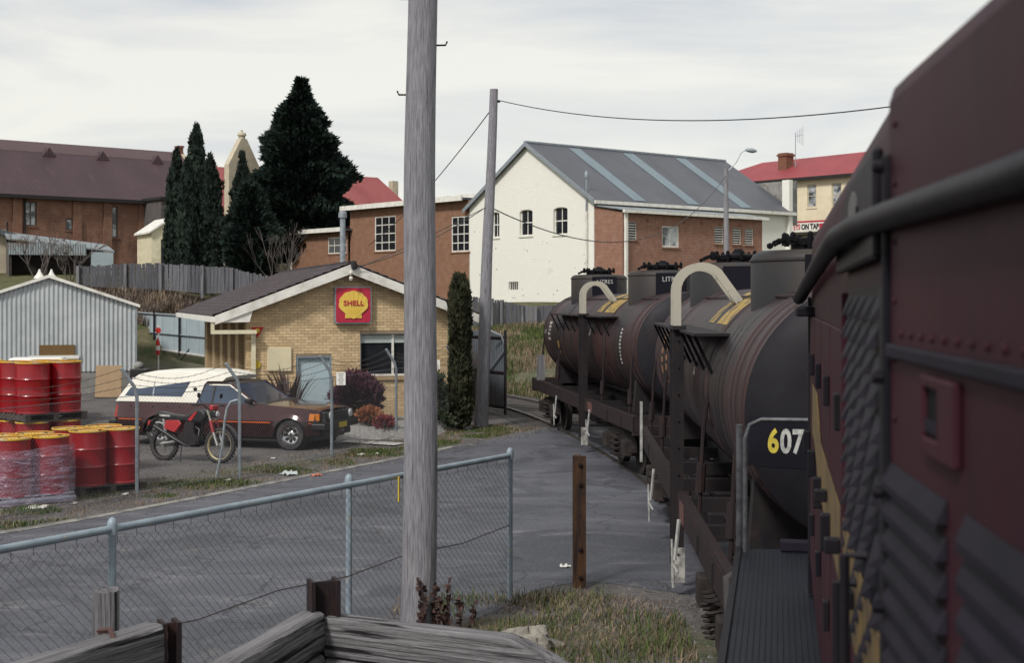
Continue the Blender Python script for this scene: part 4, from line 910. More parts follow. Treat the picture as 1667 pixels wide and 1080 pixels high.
# grey iron fence holding the bank
t = thing('iron_fence', 'blue grey iron sheet fence with pipe rails below the grassy bank', 'fence')
fa, fb = P(208, 0, 54.6), P(345, 0, 50.6)
def fz(s, py0, py1): return zat(py0 + (py1-py0)*s, (fa + (fb-fa)*s).y)
for k in range(7):
    s0, s1 = k/7 + .001, (k+1)/7 - .001; a = fa + (fb-fa)*s0; b2 = fa + (fb-fa)*s1
    MB().add([(a.x,a.y,fz(s0,563,584)),(b2.x,b2.y,fz(s1,563,584)),(b2.x,b2.y,fz(s1,507,517)),(a.x,a.y,fz(s0,507,517))], [(0,1,2,3)]).build('sheet', M_['iron_blue'], t)
for py0, py1 in ((508,517),(538,550)):
    MB().tube([(fa.x,fa.y-.06,fz(0,py0,py1)),(fb.x,fb.y-.06,fz(1,py0,py1))], .035, 6).build('rail', M_['galv'], t)
MB().tube([(fa.x,fa.y-.06,fz(0,561,582)),(fb.x,fb.y-.06,fz(1,561,582))], .05, 6).build('rail', M_['concrete_pale'], t)
for px in (211, 252, 293, 336):
    s = hit(fa, (fb-fa), px); a = fa + (fb-fa)*s; MB().tube([(a.x,a.y-.1,fz(s,566,588)),(a.x,a.y-.1,fz(s,507,517)+.05)], .04, 6).build('post', M_['steel_dark'], t)
s = hit(fa, fb-fa, 297); a = fa + (fb-fa)*s; MB().tube([(a.x,a.y-.3,fz(s,572,594)),(a.x+.5,a.y-.3,fz(s,550,562)),(a.x+.62,a.y-.2,fz(s,538,548))], .025, 6).build('brace', M_['steel_dark'], t)

def chainlink(mb, A, B, z0, z1, pitch=.07, r=.0018, zg=None):
    A = Vector(A); B = Vector(B); d = B - A; Lf = d.length; d.normalize(); nrm = Vector((-d.y, d.x, 0)); H = z1 - z0
    for sgn in (-1, 1):
        k = 0; s = -H
        while s < Lf + H:
            pts = []
            for z_, ss in ((0, s), (H, s + H * sgn)): pts.append((ss, z_))
            (sa, za_), (sb, zb2) = pts
            if sgn < 0: pass
            lo, hi = max(0, min(sa, sb)), min(Lf, max(sa, sb))
            if hi > lo:
                f = lambda q: z0 + (za_ + (zb2-za_)*(q-sa)/(sb-sa))
                p0 = A + d*lo + nrm*.003*sgn; p1 = A + d*hi + nrm*.003*sgn; p0.z = f(lo); p1.z = f(hi); mb.tube([p0, p1], r, 3)
            s += pitch
YF = [P(-70,0,19.2), P(223,0,22.8), P(390,0,24.7), P(540,0,28.1), P(645,0,31.9), P(742,0,34.2)]
yf = thing('yard_fence', 'chain link yard fence with cranked posts and barbed wire', 'fence')
for a, b2 in zip(YF, YF[1:]):
    mb = MB(); chainlink(mb, (a.x,a.y,0), (b2.x,b2.y,0), .05, 1.6, .075, .0013); stuff(mb.build('wire_mesh', M_['wire'], yf, uv=False))
ARM = Vector((-.22, -.12, .36)); tips = []
for i, p in enumerate(YF):
    base = Vector((p.x, p.y, 0)); tp = base + Vector((0,0,1.66)); MB().tube([base - Vector((0,0,.3)), base + Vector((0,0,1.55)), tp + ARM*.18, tp + ARM], .03 if i else .025, 8).build('post', M_['galv'], yf, smooth=40); tips.append(tp)
for k, f in enumerate((.25, .6, .97)):
    pts = []
    for i, (a, b2) in enumerate(zip(tips, tips[1:])):
        for j in range(8): s = j/8; pts.append(a.lerp(b2, s) + ARM*f - Vector((0,0,(.10+.05*k)*math.sin(math.pi*s))))
    pts.append(tips[-1] + ARM*f); mb = MB().tube(pts, .004, 4)
    for a, b2 in zip(pts, pts[1:]):
        n = int((b2-a).length/.13)
        for j in range(n): q = a.lerp(b2, j/max(1,n)); mb.bar(q - Vector((.012,.0,.022)), q + Vector((.012,0,.022)), .004, .004)
    mb.build('barbed_wire', M_['wire_rust'], yf, uv=False)
MB().tube([(a.x,a.y,.06) for a in YF], .006, 4).build('bottom_wire', M_['wire'], yf, uv=False)
MB().tube([(a.x,a.y,1.58) for a in YF], .005, 4).build('top_wire', M_['wire'], yf, uv=False)
p0 = P(352,778,24.9); h_ = thing('bent_pipe', 'loose bent galvanised pipe leaning on fence post beside motorbike', 'pipe', (p0.x, p0.y, 0))
MB().tube([(0,0,0),(.10,0,.5),(.15,0,1.0),(.19,0,1.22),(.26,0,1.33),(.36,0,1.36),(.44,-.1,1.35)], .022, 8).build('pipe', M_['galv'], h_, smooth=40)
# road fence
rf_ = thing('road_fence', 'blue galvanised pipe rail fence with chain link along the road', 'fence')
ra, rb = Vector((-.02,14.7,0)), Vector((-2.80,9.96,0)); dr = (ra - rb).normalized(); start = rb - dr*5.6
mb = MB(); chainlink(mb, start, ra, .04, 1.44, .078, .0019); stuff(mb.build('wire_mesh', M_['wire'], rf_, uv=False))
MB().tube([start + Vector((0,0,1.5)), ra + Vector((0,0,1.5))], .028, 10).build('top_rail', M_['galv_paint'], rf_, smooth=40)
for q in (ra, Vector((-1.43,12.47,0)), rb, rb - dr*2.8, start):
    po = MB().tube([q + Vector((0,0,-.3)), q + Vector((0,0,1.5))], .028, 10).build('post', M_['galv_paint'], rf_, smooth=40)
    MB().lathe([(.036,1.46),(.038,1.53),(.03,1.56),(.012,1.58)], 10, Matrix.Translation(q)).build('post_cap', M_['galv_paint'], po, smooth=50)
mb = MB(); pts = []
for k in range(25): s = k/24; q = start.lerp(ra, s); pts.append(q + Vector((0,0,.78 - .05*math.sin(s*math.pi*6)**2 - .08*(1-s))))
mb.tube(pts, .005, 4).build('tension_wire', M_['wire_rust'], rf_, uv=False)
mb = MB()
for k in range(60):
    q = start.lerp(ra, (k+.5)/60); mb.tube([q + Vector((0,0,1.535)), q + dr*.012 + Vector((0,0,1.42))], .003, 3)
stuff(mb.build('tie_wire', M_['wire'], rf_, uv=False))

# ------------------------------------------------------------------ poles and cables
pp = P(680, 1012, 12.9); bp = thing('power_pole', 'thick weathered grey timber power pole behind the road fence', 'pole', (pp.x, pp.y, 0))
def pole_mb(h, r0, r1, lean, n=26, k=40, seed=0):
    mb = MB(); vs = []
    for i in range(k+1):
        s = i/k; z = -.4 + (h+.4)*s
        for j in range(n):
            a = 2*math.pi*j/n; r = (r0 + (r1-r0)*s) * (1 + .035*noise.noise((math.cos(a)*1.3, math.sin(a)*1.3, z*.6+seed)) + .02*noise.noise((math.cos(a)*6, math.sin(a)*6, z*.25+seed)))
            if z < .35: r *= 1 + .12*(.35-z)/.75
            vs.append((r*math.cos(a) + lean[0]*max(0,z) + .03*noise.noise((z*.35, seed, 0)), r*math.sin(a) + lean[1]*max(0,z), z))
    return mb.add(vs, [(i*n+j, i*n+(j+1)%n, (i+1)*n+(j+1)%n, (i+1)*n+j) for i in range(k) for j in range(n)] + [tuple(range(k*n, k*n+n))])
pole_mb(9.2, .165, .115, (.008, 0)).build('shaft', M_['pole_wood'], bp, smooth=50)
for z, s in ((4.97, -1), (5.42, 1), (5.84, -1), (6.3, 1), (6.75,-1)):
    x = .008*z; r_ = .14; MB().tube([(x + s*.08,0,z),(x + s*(r_+.07),-.01,z),(x + s*(r_+.085),-.01,z+.035)], .009, 6).build('step_iron', M_['rust_dark'], bp, smooth=40)
MB().box(-.176,-.166,-.05,.05,1.28,1.5).build('yellow_tag', M_['paint_yellow'], bp)
MB().box(-.7,.7,-.16,-.05,8.6,8.72).build('crossarm', M_['weathered'], bp)
q = P(783, 697, 34.7); sp = thing('telegraph_pole', 'slender leaning grey timber pole beside the iron gates', 'pole', (q.x, q.y, 0))
pole_mb(8.27, .175, .098, (.038, 0), 18, 30, 4).build('shaft', M_['pole_wood'], sp, smooth=50)
MB().tube([(.038*7.9+.06,0,7.97),(.038*7.9+.17,0,7.97)], .03, 6).build('insulator', M_['soot'], sp, smooth=40)
MB().box(.15,.22,-.04,.04,2.58,2.72).build('bracket', M_['white_paint'], sp); 
q = P(1183, 422, 74); lp = thing('street_lamp', 'slim street light pole with curved arm before the brick wing', 'lamp', (q.x, q.y, 2.3))
MB().tube([(0,0,0),(-.04,0,zat(275,74)-2.3)], [.17,.11], 10).build('pole', M_['pole_wood'], lp, smooth=40)
zt_ = zat(275,74)-2.3; MB().tube([(-.04,0,zt_-.1),(.15,0,zt_-.05),(.5,0,zt_+.35),(.75,0,zt_+.85),(1.0,0,zt_+.98)], .03, 6).build('arm', M_['galv'], lp, smooth=40)
MB().lathe([(.02,0),(.10,.12),(.13,.4),(.05,.62)], 10, Matrix.Translation((.95,0,zt_+1.0)) @ Matrix.Rotation(R(97),4,'Y')).build('lamp_head', M_['galv'], lp, smooth=50)
def cable(label, a, b, sag, r=.012, n=24):
    pts = [a.lerp(b, i/n) - Vector((0,0,4*sag*(i/n)*(1-i/n))) for i in range(n+1)]
    o = MB().tube(pts, r, 5).build('overhead_cable', M_['cable'], None, smooth=60, uv=False); return tag(o, label, 'cable', 'overhead cables')
ptop = P(811, 163, 34.7)
cable('long sagging cable from slender pole top towards the locomotive roof', ptop, P(1560, 158, 21), .42, .011)
cable('cable from slender pole top rising behind the thick pole', P(797, 182, 34.7), P(600, 400, 60), .3, .014)
cable('cable from depot gable peak up to the slender pole', P(576, 436, 34.1), P(790, 338, 34.6), .18, .011)
cable('lower cable from depot gable passing behind the thick pole', P(574, 440, 34.1), P(786, 340, 34.65), .05, .009)
cable('cable from slender pole sagging across hall to street light', P(800, 338, 34.7), P(1181, 290, 73.9), .0, .016) if False else None
a, b2 = P(803, 340, 34.8), P(1181, 287, 73.9); pts = []
for i in range(31): s = i/30; pts.append(a.lerp(b2, s) - Vector((0,0,4*1.9*s*(1-s))))
tag(MB().tube(pts, .016, 5).build('overhead_cable', M_['cable'], None, smooth=60, uv=False), 'sagging cable from slender pole across white hall to street light', 'cable', 'overhead cables')
# ------------------------------------------------------------------ tank wagons
mat('tank_paint', (.056,.025,.025), .48, .1, (.028,.022,.025), 1.3, .38, .62, (.9,.35,.35), dirt=(.011,.011,.014), ds=1.6, dlo=.5, dhi=.72, dstretch=(2.4,.35,.35), bump=.0015, bs=8, spec=.14)
mat('tank_end', (.022,.021,.025), .5, .1, (.013,.012,.015), 1.4, .35, .65, dirt=(.03,.02,.02), ds=2, dlo=.6, dhi=.8, spec=.12)
mat('spill', (.010,.010,.014), .45, 0, (.02,.014,.014), 4, spec=.2)
mat('tank_band', (.040,.017,.019), .55, .1, (.026,.014,.017), 3)
mat('dome_paint', (.020,.020,.023), .6, .1, (.036,.025,.018), 1.2, .4, .62, dirt=(.018,.018,.022), ds=2, dlo=.5, dhi=.75, dstretch=(1,1,.3))
mat('stripe_yellow', (.42,.28,.05), .6, 0, (.28,.18,.035), 6, dirt=(.06,.045,.04), ds=5, dlo=.5, dhi=.65)
mat('hoop_cream', (.38,.36,.30), .7, 0, (.38,.36,.30), 6, dirt=(.2,.18,.15), ds=9, dlo=.58, dhi=.72)
mat('brake_white', (.42,.42,.40), .6, 0, (.22,.22,.21), 9)
mat('mark_white', (.42,.41,.38), .7, 0, (.12,.11,.11), 9, .42, .62); mat('mark_orange', (.30,.13,.05), .7, 0, (.10,.045,.03), 7, .4, .6)
mat('stencil_white', (.50,.50,.47), .6, 0, (.30,.30,.29), 14, .45, .6); mat('stencil_yellow', (.60,.48,.06), .6, 0, (.48,.38,.05), 12)
mat('sole_red', (.13,.045,.035), .75, 0, (.08,.035,.03), 5)
TR_, TZ, HL = 1.0, 2.25, 5.55       # tank radius, axis height, half length of barrel
def dish(r): return .34 * (1 - math.sqrt(max(0, 1 - (r/1.02)**2 * .93)))       # depth of the end behind its crown
def onend(y, z):                    # point of the near dished end at lateral y, height z
    return -(HL + .26) + dish(math.hypot(y, z - TZ)) - .004
RX = Matrix.Rotation(R(90), 4, 'Y')
def wheel_mb(r, y):
    M = Matrix.Translation((0, y, r)) @ Matrix.Rotation(R(90), 4, 'X')
    return MB().lathe([(.07,-.09),(.12,-.09),(.12,-.03),(r*.72,-.015),(r*.80,-.05),(r,-.06),(r,.05),(r+.03,.055),(r+.03,.075),(r*.82,.075),(r*.74,.03),(.12,.04),(.07,.05)], 28, M)
def bogie(par, u):
    b = MB().box(u-.35, u+.35, -1.0, 1.0, .55, .78).build('bogie', M_['steel_dark'], par)
    for s in (-1, 1):
        y = s * 1.0; mb = MB()
        mb.prism([(u-1.15,.60),(u-.95,.66),(u-.4,.74),(u+.4,.74),(u+.95,.66),(u+1.15,.60),(u+1.15,.42),(u+.75,.40),(u+.42,.24),(u-.42,.24),(u-.75,.40),(u-1.15,.42)], y-.05, y+.05)
        mb.build('side_frame', M_['wheel_dirty'], b, recalc=True)
        for k in (-.18, .0, .18):
            pts = [(u + k + .075*math.cos(a), y - s*.0 + .075*math.sin(a) + s*.10, .27 + .4*i/36) for i, a in ((i, i*2*math.pi/9) for i in range(37))]
            MB().tube(pts, .016, 5).build('spring', M_['wheel_dirty'], b, smooth=60)
        for k in (-.88, .88):
            MB().box(u+k-.14, u+k+.14, y+s*.04-.10, y+s*.04+.12, .34, .62).build('axle_box', M_['wheel_dirty'], b, bevel=.02)
    for k in (-.88, .88):
        for s in (-1, 1):
            o = wheel_mb(.44, 0).build('wheel', M_['wheel_dirty'], b, smooth=35); o.location = (u+k, s*.76, .035); o.rotation_euler = (0, 0, 0 if s < 0 else math.pi)
        MB().tube([(u+k,-.8,.475),(u+k,.8,.475)], .07, 10).build('axle', M_['wheel_dirty'], b, smooth=40)
def tank_wagon(label, loc, rz, which):
    """local x runs along the wagon away from the camera, +y is its left side (towards the yard)"""
    t = thing('tank_wagon', label, 'wagon', loc, rz, 'bogie tank wagons on the siding')
    prof = []
    for i in range(9): r = TR_*math.sin(math.pi/2*i/8)*.999 + .001; prof.append((r, -(HL+.26) + dish(r)))
    pr = prof + [(TR_, -HL+.12), (TR_, HL-.12)] + [(r, -h) for r, h in prof[::-1]]
    MX = Matrix.Translation((0,0,TZ)) @ RX
    tk = MB().lathe(pr[8:10+1], 72, MX, cap=False).build('tank', M_['tank_paint'], t, smooth=40)
    for sg in (-1, 1):
        pe_ = prof if sg < 0 else [(r, -h) for r, h in prof[::-1]]
        MB().lathe(pe_, 72, MX, cap=False).build('tank_end', M_['tank_end'], tk, smooth=60, recalc=False)
    for u in (-HL+.18, -HL+.62, -2.6, 2.6, HL-.62, HL-.18) + ((-HL+.9,) if which == 1 else ()):
        MB().lathe([(TR_-.004, u-.035),(TR_+.016, u-.03),(TR_+.016, u+.03),(TR_-.004, u+.035)], 72, MX, cap=False).build('tank_band', M_['tank_band'], tk, smooth=30)
    MB().tube([(-HL+.3, .50, TZ+.895), (HL-.3, .50, TZ+.895)], .012, 5).build('pipe', M_['tank_band'], tk)
    # domes with bolted covers
    for u, hd in ((-3.3, .30 if which == 1 else .42), (3.3, .36 if which == 1 else .46)):
        zt = TZ + TR_ + hd; dm = MB().lathe([(.66,TZ+.7),(.66,zt-.07),(.64,zt-.03),(.58,zt),(0.01,zt+.03)], 44, Matrix.Translation((u,0,0))).build('dome', M_['dome_paint'], t, smooth=40)
        MB().lathe([(.664,zt-.10),(.672,zt-.095),(.672,zt-.075),(.664,zt-.07)], 44, Matrix.Translation((u,0,0)), cap=False).build('seam', M_['dome_paint'], dm, smooth=40)
        MB().lathe([(.30,zt+.0),(.30,zt+.07),(.33,zt+.07),(.33,zt+.11),(.10,zt+.14),(.05,zt+.2),(.01,zt+.2)], 22, Matrix.Translation((u,0,0))).build('cover', M_['black'], dm, smooth=35)
        mb = MB()
        for k in range(12): a = k*math.pi/6; mb.lathe([(.028,zt+.05),(.028,zt+.15),(.012,zt+.17)], 6, Matrix.Translation((u+.36*math.cos(a),.36*math.sin(a),0)))
        stuff(mb.build('cover_bolt', M_['black'], dm)); mb = MB()
        for k in range(18): s = k/17; mb.lathe([(.03,-.012),(.03,.012)], 6, Matrix.Translation((u-.36+.02*math.sin(k*2), .2+.34*s, zt+.035+.06*math.sin(math.pi*s))) @ Matrix.Rotation(k*1.57,4,'Y'))
        stuff(mb.build('chain', M_['black'], dm))
        MB().box(u-.75,u-.63,-.28,.28,TZ+.9,zt-.05).build('data_panel', M_['ink'], dm)
        if which == 2: text_mb('LITRES', .13, Matrix.Translation((u-.755, 0, zt-.17)) @ Matrix.Rotation(R(-90),4,'Z'), .003).build('lettering', M_['stencil_white'], dm)
    # yellow bands across the crown between the domes
    for u0, u1 in ((-2.6,-1.55),(-1.2,-.7)):
        mb = MB(); mb.grid(lambda a, b2: (u0+(u1-u0)*a, (TR_+.004)*math.sin(R(-52+104*b2)), TZ+(TR_+.004)*math.cos(R(-52+104*b2))), 1, 24, flip=False); mb.build('yellow_band', M_['stripe_yellow'], tk, smooth=60, recalc=False)
    # faded lettering and data panels on the flank
    def patch(u0, u1, a0, a1, matn, nm='lettering', off=.004, lines=None):
        mb = MB(); segs = lines or [(0,1)]
        for f0, f1 in segs:
            b0, b1 = a0+(a1-a0)*f0, a0+(a1-a0)*f1
            mb.grid(lambda p, q: (u0+(u1-u0)*p, (TR_+off)*math.sin(R(b0+(b1-b0)*q)), TZ+(TR_+off)*math.cos(R(b0+(b1-b0)*q))), 1, 6)
        o = mb.build(nm, M_[matn], tk, smooth=60); return o
    if which == 1:
        patch(3.75, 4.15, 68, 100, 'mark_orange', lines=[(0,.12),(.18,.3),(.36,.5),(.58,.72),(.8,1)]); stuff(tk.children[-1])
        patch(2.95, 3.25, 74, 105, 'mark_orange', lines=[(0,.2),(.3,.45),(.52,.7),(.8,1)]); stuff(tk.children[-1])
        patch(-1.3, -1.15, 72, 86, 'mark_white', lines=[(0,.25),(.33,.55),(.65,1)]); stuff(tk.children[-1])
        patch(2.7, 3.5, 64, 118, 'tank_end', 'data_panel', .002)
        mb = MB(); n = 20          # black number panel with stencilled running number on the near end
        y0, y1, z0, z1 = .40, .97, 1.86, 2.24
        mb.grid(lambda a, b2: (onend(y1+(y0-y1)*a, z0+(z1-z0)*b2)+.001, y1+(y0-y1)*a, z0+(z1-z0)*b2), 16, 10); mb.build('number_panel', M_['ink'], tk, smooth=60)
        for ch, yc, mm in (('6', .80, 'stencil_yellow'), ('0', .712, 'stencil_white'), ('7', .628, 'stencil_white')):
            m2 = text_mb(ch, .245, Matrix.Identity(4), 0, .008, sx=.64); o = MB()
            o.add([Vector((onend(yc - v.x, 2.05 + v.z) - .002, yc - v.x, 2.05 + v.z)) for v in m2.v], m2.f); o.build('number', M_[mm], tk)
    else:
        patch(4.35, 4.75, 70, 96, 'mark_white', lines=[(0,.16),(.22,.34),(.42,.5),(.6,.74),(.85,1)]); stuff(tk.children[-1])
        patch(4.95, 5.1, 82, 88, 'mark_white'); patch(5.2, 5.3, 82, 88, 'mark_white'); patch(-1.0, -.85, 70, 82, 'mark_white', lines=[(0,.3),(.4,1)]); stuff(tk.children[-1])
        patch(-4.2, -4.05, 70, 110, 'mark_white', lines=[(k/10,k/10+.06) for k in range(10)]); stuff(tk.children[-1])
        patch(3.1, 3.3, 95, 112, 'stripe_yellow')
    rs_ = random.Random(which); mb = MB()
    for k in range(26):          # run-down spill stains below the domes and along the barrel
        u = rs_.choice((-3.3, 3.3, rs_.uniform(-4.8,4.8))) + rs_.uniform(-.7,.7); w0 = rs_.uniform(.03,.16); a0 = rs_.uniform(38,70); a1 = a0 + rs_.uniform(25,75); nseg = 10
        pts_ = []
        for i in range(nseg+1):
            a = R(a0+(a1-a0)*i/nseg); ww = w0*(1-.75*i/nseg)*(1+.35*noise.noise((i*.7,k*3.1,0))); pts_.append((u-ww,(TR_+.0025)*math.sin(a),TZ+(TR_+.0025)*math.cos(a))); pts_.append((u+ww,(TR_+.0025)*math.sin(a),TZ+(TR_+.0025)*math.cos(a)))
        mb.add(pts_, [(2*i,2*i+1,2*i+3,2*i+2) for i in range(nseg)])
    stuff(mb.build('spill_stain', M_['spill'], tk, smooth=60))
    # underframe
    for s in (-1, 1):
        y = s*1.18; so_ = MB().box(-6.2,6.2,y-.012,y+.012,.86,1.10).box(-6.2,6.2,min(y,y-s*.08),max(y,y-s*.08),1.101,1.12).box(-6.2,6.2,min(y,y-s*.08),max(y,y-s*.08),.845,.859).build('sole_bar', M_['rust_dark'], t)
        MB().box(-.9-1.4,-.4-1.4,y+s*.013,y+s*.018,.88,1.08).build('red_panel', M_['sole_red'], so_)
        for u in (-5.2,-3.9,3.9,5.2): MB().box(u,u+.1,y+s*.013,y+s*.03,.9,1.06).build('plate', M_['steel_dark'], so_)
    for u in (-6.2, 6.12): MB().box(u,u+.08,-1.2,1.2,.80,1.13).build('headstock', M_['rust_dark'], t)
    MB().box(-6.1,6.1,-.28,-.12,.86,1.1).build('centre_sill', M_['steel_dark'], t); MB().box(-6.1,6.1,.12,.28,.86,1.1).build('centre_sill', M_['steel_dark'], t)
    for u in (-5.0,-3.4,-1.6,0,1.6,3.4,5.0): MB().box(u-.06,u+.06,-1.1,1.1,.93,1.07).build('cross_member', M_['steel_dark'], t)
    for u in (-4.6, 4.6): MB().prism([(-.85,1.08),(.85,1.08),(.8,1.75),(.55,1.5),(0,1.28),(-.55,1.5),(-.8,1.75)], -.09, .09, Matrix.Translation((u,0,0)) @ Matrix.Rotation(R(90),4,'Z')).build('saddle', M_['steel_dark'], t, recalc=True)
    for u in (-4.25, 4.25): bogie(t, u)
    for u in (-6.3, 6.3): MB().box(u-.3 if u<0 else u-.1, u+.1 if u<0 else u+.3, -.09,.09,.80,.96).box(u-.42 if u<0 else u+.22, u-.22 if u<0 else u+.42,-.14,.14,.76,1.0).build('coupler', M_['steel_dark'], t)
    for u in (-5.35,-2.75,2.75,5.35):       # tie rods with turnbuckles holding the tank down
        for s in (-1, 1):
            MB().tube([(u,s*1.08,1.1),(u,s*1.04,1.9),(u,s*.97,2.4)], .02, 6).tube([(u,s*1.075,1.28),(u,s*1.06,1.55)], .045, 8).build('tie_rod', M_['rust_dark'], t, smooth=40)
    # side platform on brackets, ladder and hooped handrail
    for s in (1, -1):
        pl = MB().box(-3.2,3.4,min(s*.72,s*1.17),max(s*.72,s*1.17),2.775,2.80).build('platform', M_['steel_dark'], t)
        for k in range(9):
            u = -3.0 + k*.78; MB().tube([(u,s*1.14,2.775),(u,s*.93,2.60)], .014, 5).build('bracket', M_['black'], pl) if s < 0 else MB().tube([(u,1.15,2.775),(u-.02,.985,2.42)], .016, 5).build('bracket', M_['black'], pl)
    ul = -1.4; ld = MB().box(ul-.012,ul+.012,1.12,1.24,.28,2.80).box(ul+.35,ul+.374,1.12,1.24,.28,2.80).build('ladder', M_['steel_dark'], t)
    for k in range(9): MB().tube([(ul-.03,1.18,.45+k*.28),(ul+.39,1.18,.45+k*.28)], .013, 6).build('rung', M_['steel_dark'], ld)
    MB().box(ul-.02,ul+.02,1.11,1.25,.16,.52).build('ladder_foot', M_['mark_white'], ld); MB().box(ul-.08,ul+.42,1.10,1.24,2.80,2.84).build('ladder_step', M_['steel_dark'], ld)
    for du in (0, .33):
        pts = [(1.19,2.84),(1.19,3.18)] + [(.93+.26*math.cos(R(a)), 3.20+.26*math.sin(R(a))) for a in range(0,131,13)] + [(.52,3.06)]
        mb = MB(); prv = None
        for i, (y, z) in enumerate(pts):
            a, b2 = pts[max(0,i-1)], pts[min(len(pts)-1,i+1)]; dy, dz = b2[0]-a[0], b2[1]-a[1]; l_ = math.hypot(dy,dz); ny_, nz_2 = -dz/l_*.042, dy/l_*.042
            ring = [(ul+du-.016,y+ny_,z+nz_2),(ul+du+.016,y+ny_,z+nz_2),(ul+du+.016,y-ny_,z-nz_2),(ul+du-.016,y-ny_,z-nz_2)]
            if prv: mb.add(prv + ring, [(0,1,5,4),(1,2,6,5),(2,3,7,6),(3,0,4,7)])
            prv = ring
        mb.build('hoop_rail', M_['hoop_cream'], t, smooth=40); MB().box(ul+du-.06,ul+du+.06,.47,.56,3.02,3.09).build('hoop_foot', M_['rust_dark'], t)
    # white marker boards on the corners, brake handles
    for u, zq in ((5.6,1.55),) if which == 1 else (): MB().box(u,u+.03,1.195,1.235,1.23 if u < 0 else .62,zq).build('corner_post', M_['brake_white'], t)
    if which == 2: MB().box(5.15,5.2,1.02,1.22,1.12,1.75).build('wooden_board', M_['weathered'], t)
    for u in (-2.3, 1.9):
        br = MB().tube([(u,1.24,.95),(u,1.28,.55)], .02, 6).build('brake_lever', M_['brake_white'], t, smooth=40)
        mb = MB(); 
        for a in (80, 200, 265): mb.tube([(u,1.30,.52),(u+.07*math.cos(R(a)),1.30+.05*math.cos(R(a)),.52+.24*math.sin(R(a)))], [.018,.012], 6)
        mb.build('handle', M_['brake_white'], br, smooth=40)
    MB().box(-1.0,1.0,.35,.85,.55,.85).build('brake_cylinder', M_['steel_dark'], t, bevel=.05)
    for k in range(3): MB().tube([(-3.4,.6,.70+k*.1),(3.4,.75,.66+k*.1)], .02, 5).build('brake_rod', M_['steel_dark'], t)
    return t
tank_wagon('grimy maroon tank wagon coupled to the locomotive with number panel', (2.97, 16.2, 0), math.atan2(1, .041), 1)
tank_wagon('grimy maroon tank wagon furthest along the curve towards the iron gates', (2.475, 30.5, 0), math.atan2(1, -.125), 2)

# ------------------------------------------------------------------ locomotive (local x = along hood away from camera, y = left)
mat('loco_maroon', (.046,.015,.022), .55, .0, (.034,.011,.017), 2.2, .35, .65, (.6,.6,.3), dirt=(.020,.012,.016), ds=2.6, dlo=.5, dhi=.75, dstretch=(2.5,2.5,.25), bump=.0004, bs=25, spec=.08)
mat('loco_black', (.010,.010,.014), .5, .1, (.016,.014,.017), 4, bump=.001, spec=.08)
mat('loco_grey', (.020,.018,.027), .6, 0, (.014,.013,.018), 6, spec=.06)
mat('loco_yellow', (.17,.105,.025), .6, 0, (.11,.07,.02), 8, dirt=(.05,.03,.025), ds=6, dlo=.5, dhi=.75)
mat('worn_pipe', (.10,.105,.115), .45, .3, (.04,.04,.045), 12)
mat('deck_plate', (.016,.019,.027), .5, .2, (.011,.013,.018), 5, bump=.002, bs=60, spec=.1)
LO = thing('locomotive', 'maroon diesel locomotive hood with louvres and yellow stripe', 'locomotive', (0,0,0), math.atan2(d0.y, d0.x))
# local frame: x along d0, y to the left of travel; hood wall lies at y = -s with s measured to the right of the lens
HW = .185
def hood_section():      # (y, z) from left bottom over the roof to the right bottom
    s = [(-HW, 1.55), (-HW, 3.38), (-HW-.004, 3.415), (-HW-.016, 3.445), (-HW-.05, 3.475), (-HW-.14, 3.505), (-HW-.36, 3.54), (-1.09, 3.57)]
    return s + [(-2*1.09 - y, z) for y, z in s[::-1][1:]]
sec = hood_section(); mb = MB(); X0, X1 = 2.30, 7.9
vs = [(x, y, z) for x in (X0, X1) for y, z in sec]; n = len(sec)
mb.add(vs, [(i, i+1, n+i+1, n+i) for i in range(n-1)] + [tuple(range(n)), tuple(range(2*n-1, n-1, -1))]); mb.build('hood', M_['loco_maroon'], LO, smooth=40, recalc=True)
# nearer bay of the hood, swung a few degrees outward-in (an engine room door standing ajar), with its own shoulder
Mp = Matrix.Translation((2.30, -HW + .012, 0)) @ Matrix.Rotation(R(180 + 4.6), 4, 'Z')      # local +x runs towards the camera, -y is outward... see below
# in this frame the outer face looks along -y (rotated by 180): outward = +y of the locomotive
def door_quad_box(x0, x1, out0, out1, z0, z1): return (x0, x1, -out1, -out0, z0, z1)
dr_ = MB().box(0, 1.75, .0, .05, 1.6, 3.41, Mp); dvs = []
for a in range(0, 91, 15):
    dvs.append((.22*(1-math.cos(R(a))), 3.41 + .09*math.sin(R(a))))
mb = MB(); k = len(dvs); mb.add([(x, y, z) for x in (0, 1.75) for y, z in dvs], [(i, i+1, k+i+1, k+i) for i in range(k-1)], Mp); 
bay = dr_.build('hood_bay', M_['loco_maroon'], LO, recalc=True); mb.build('hood_bay_shoulder', M_['loco_maroon'], bay, smooth=60)
MB().box(-.004, .014, -.012, .05, 1.6, 3.33, Mp).build('door_edge', M_['loco_black'], bay, bevel=.006)
MB().box(.03, 1.75, -.012, -.001, 3.012, 3.034, Mp).build('belt_moulding', M_['loco_grey'], bay, bevel=.004)
for z in (3.31, 2.98, 2.80, 2.62): MB().lathe([(.010,0),(.010,.012),(.006,.016)], 8, Mp @ Matrix.Translation((.005,-.012,z)) @ Matrix.Rotation(R(90),4,'X')).build('bolt', M_['loco_black'], bay, smooth=40)
def bx_at(px):        # distance along the bay (towards the lens) of the point seen in photo column px
    lo, hi = -.5, 1.6
    for _ in range(50):
        m_ = (lo+hi)/2; w_ = LO_M @ (Mp @ Vector((m_, 0, 3))); q = CX + F*w_.x/w_.y
        if q < px: lo = m_
        else: hi = m_
    return lo
LO_M = Matrix.Rotation(math.atan2(d0.y, d0.x), 4, 'Z')
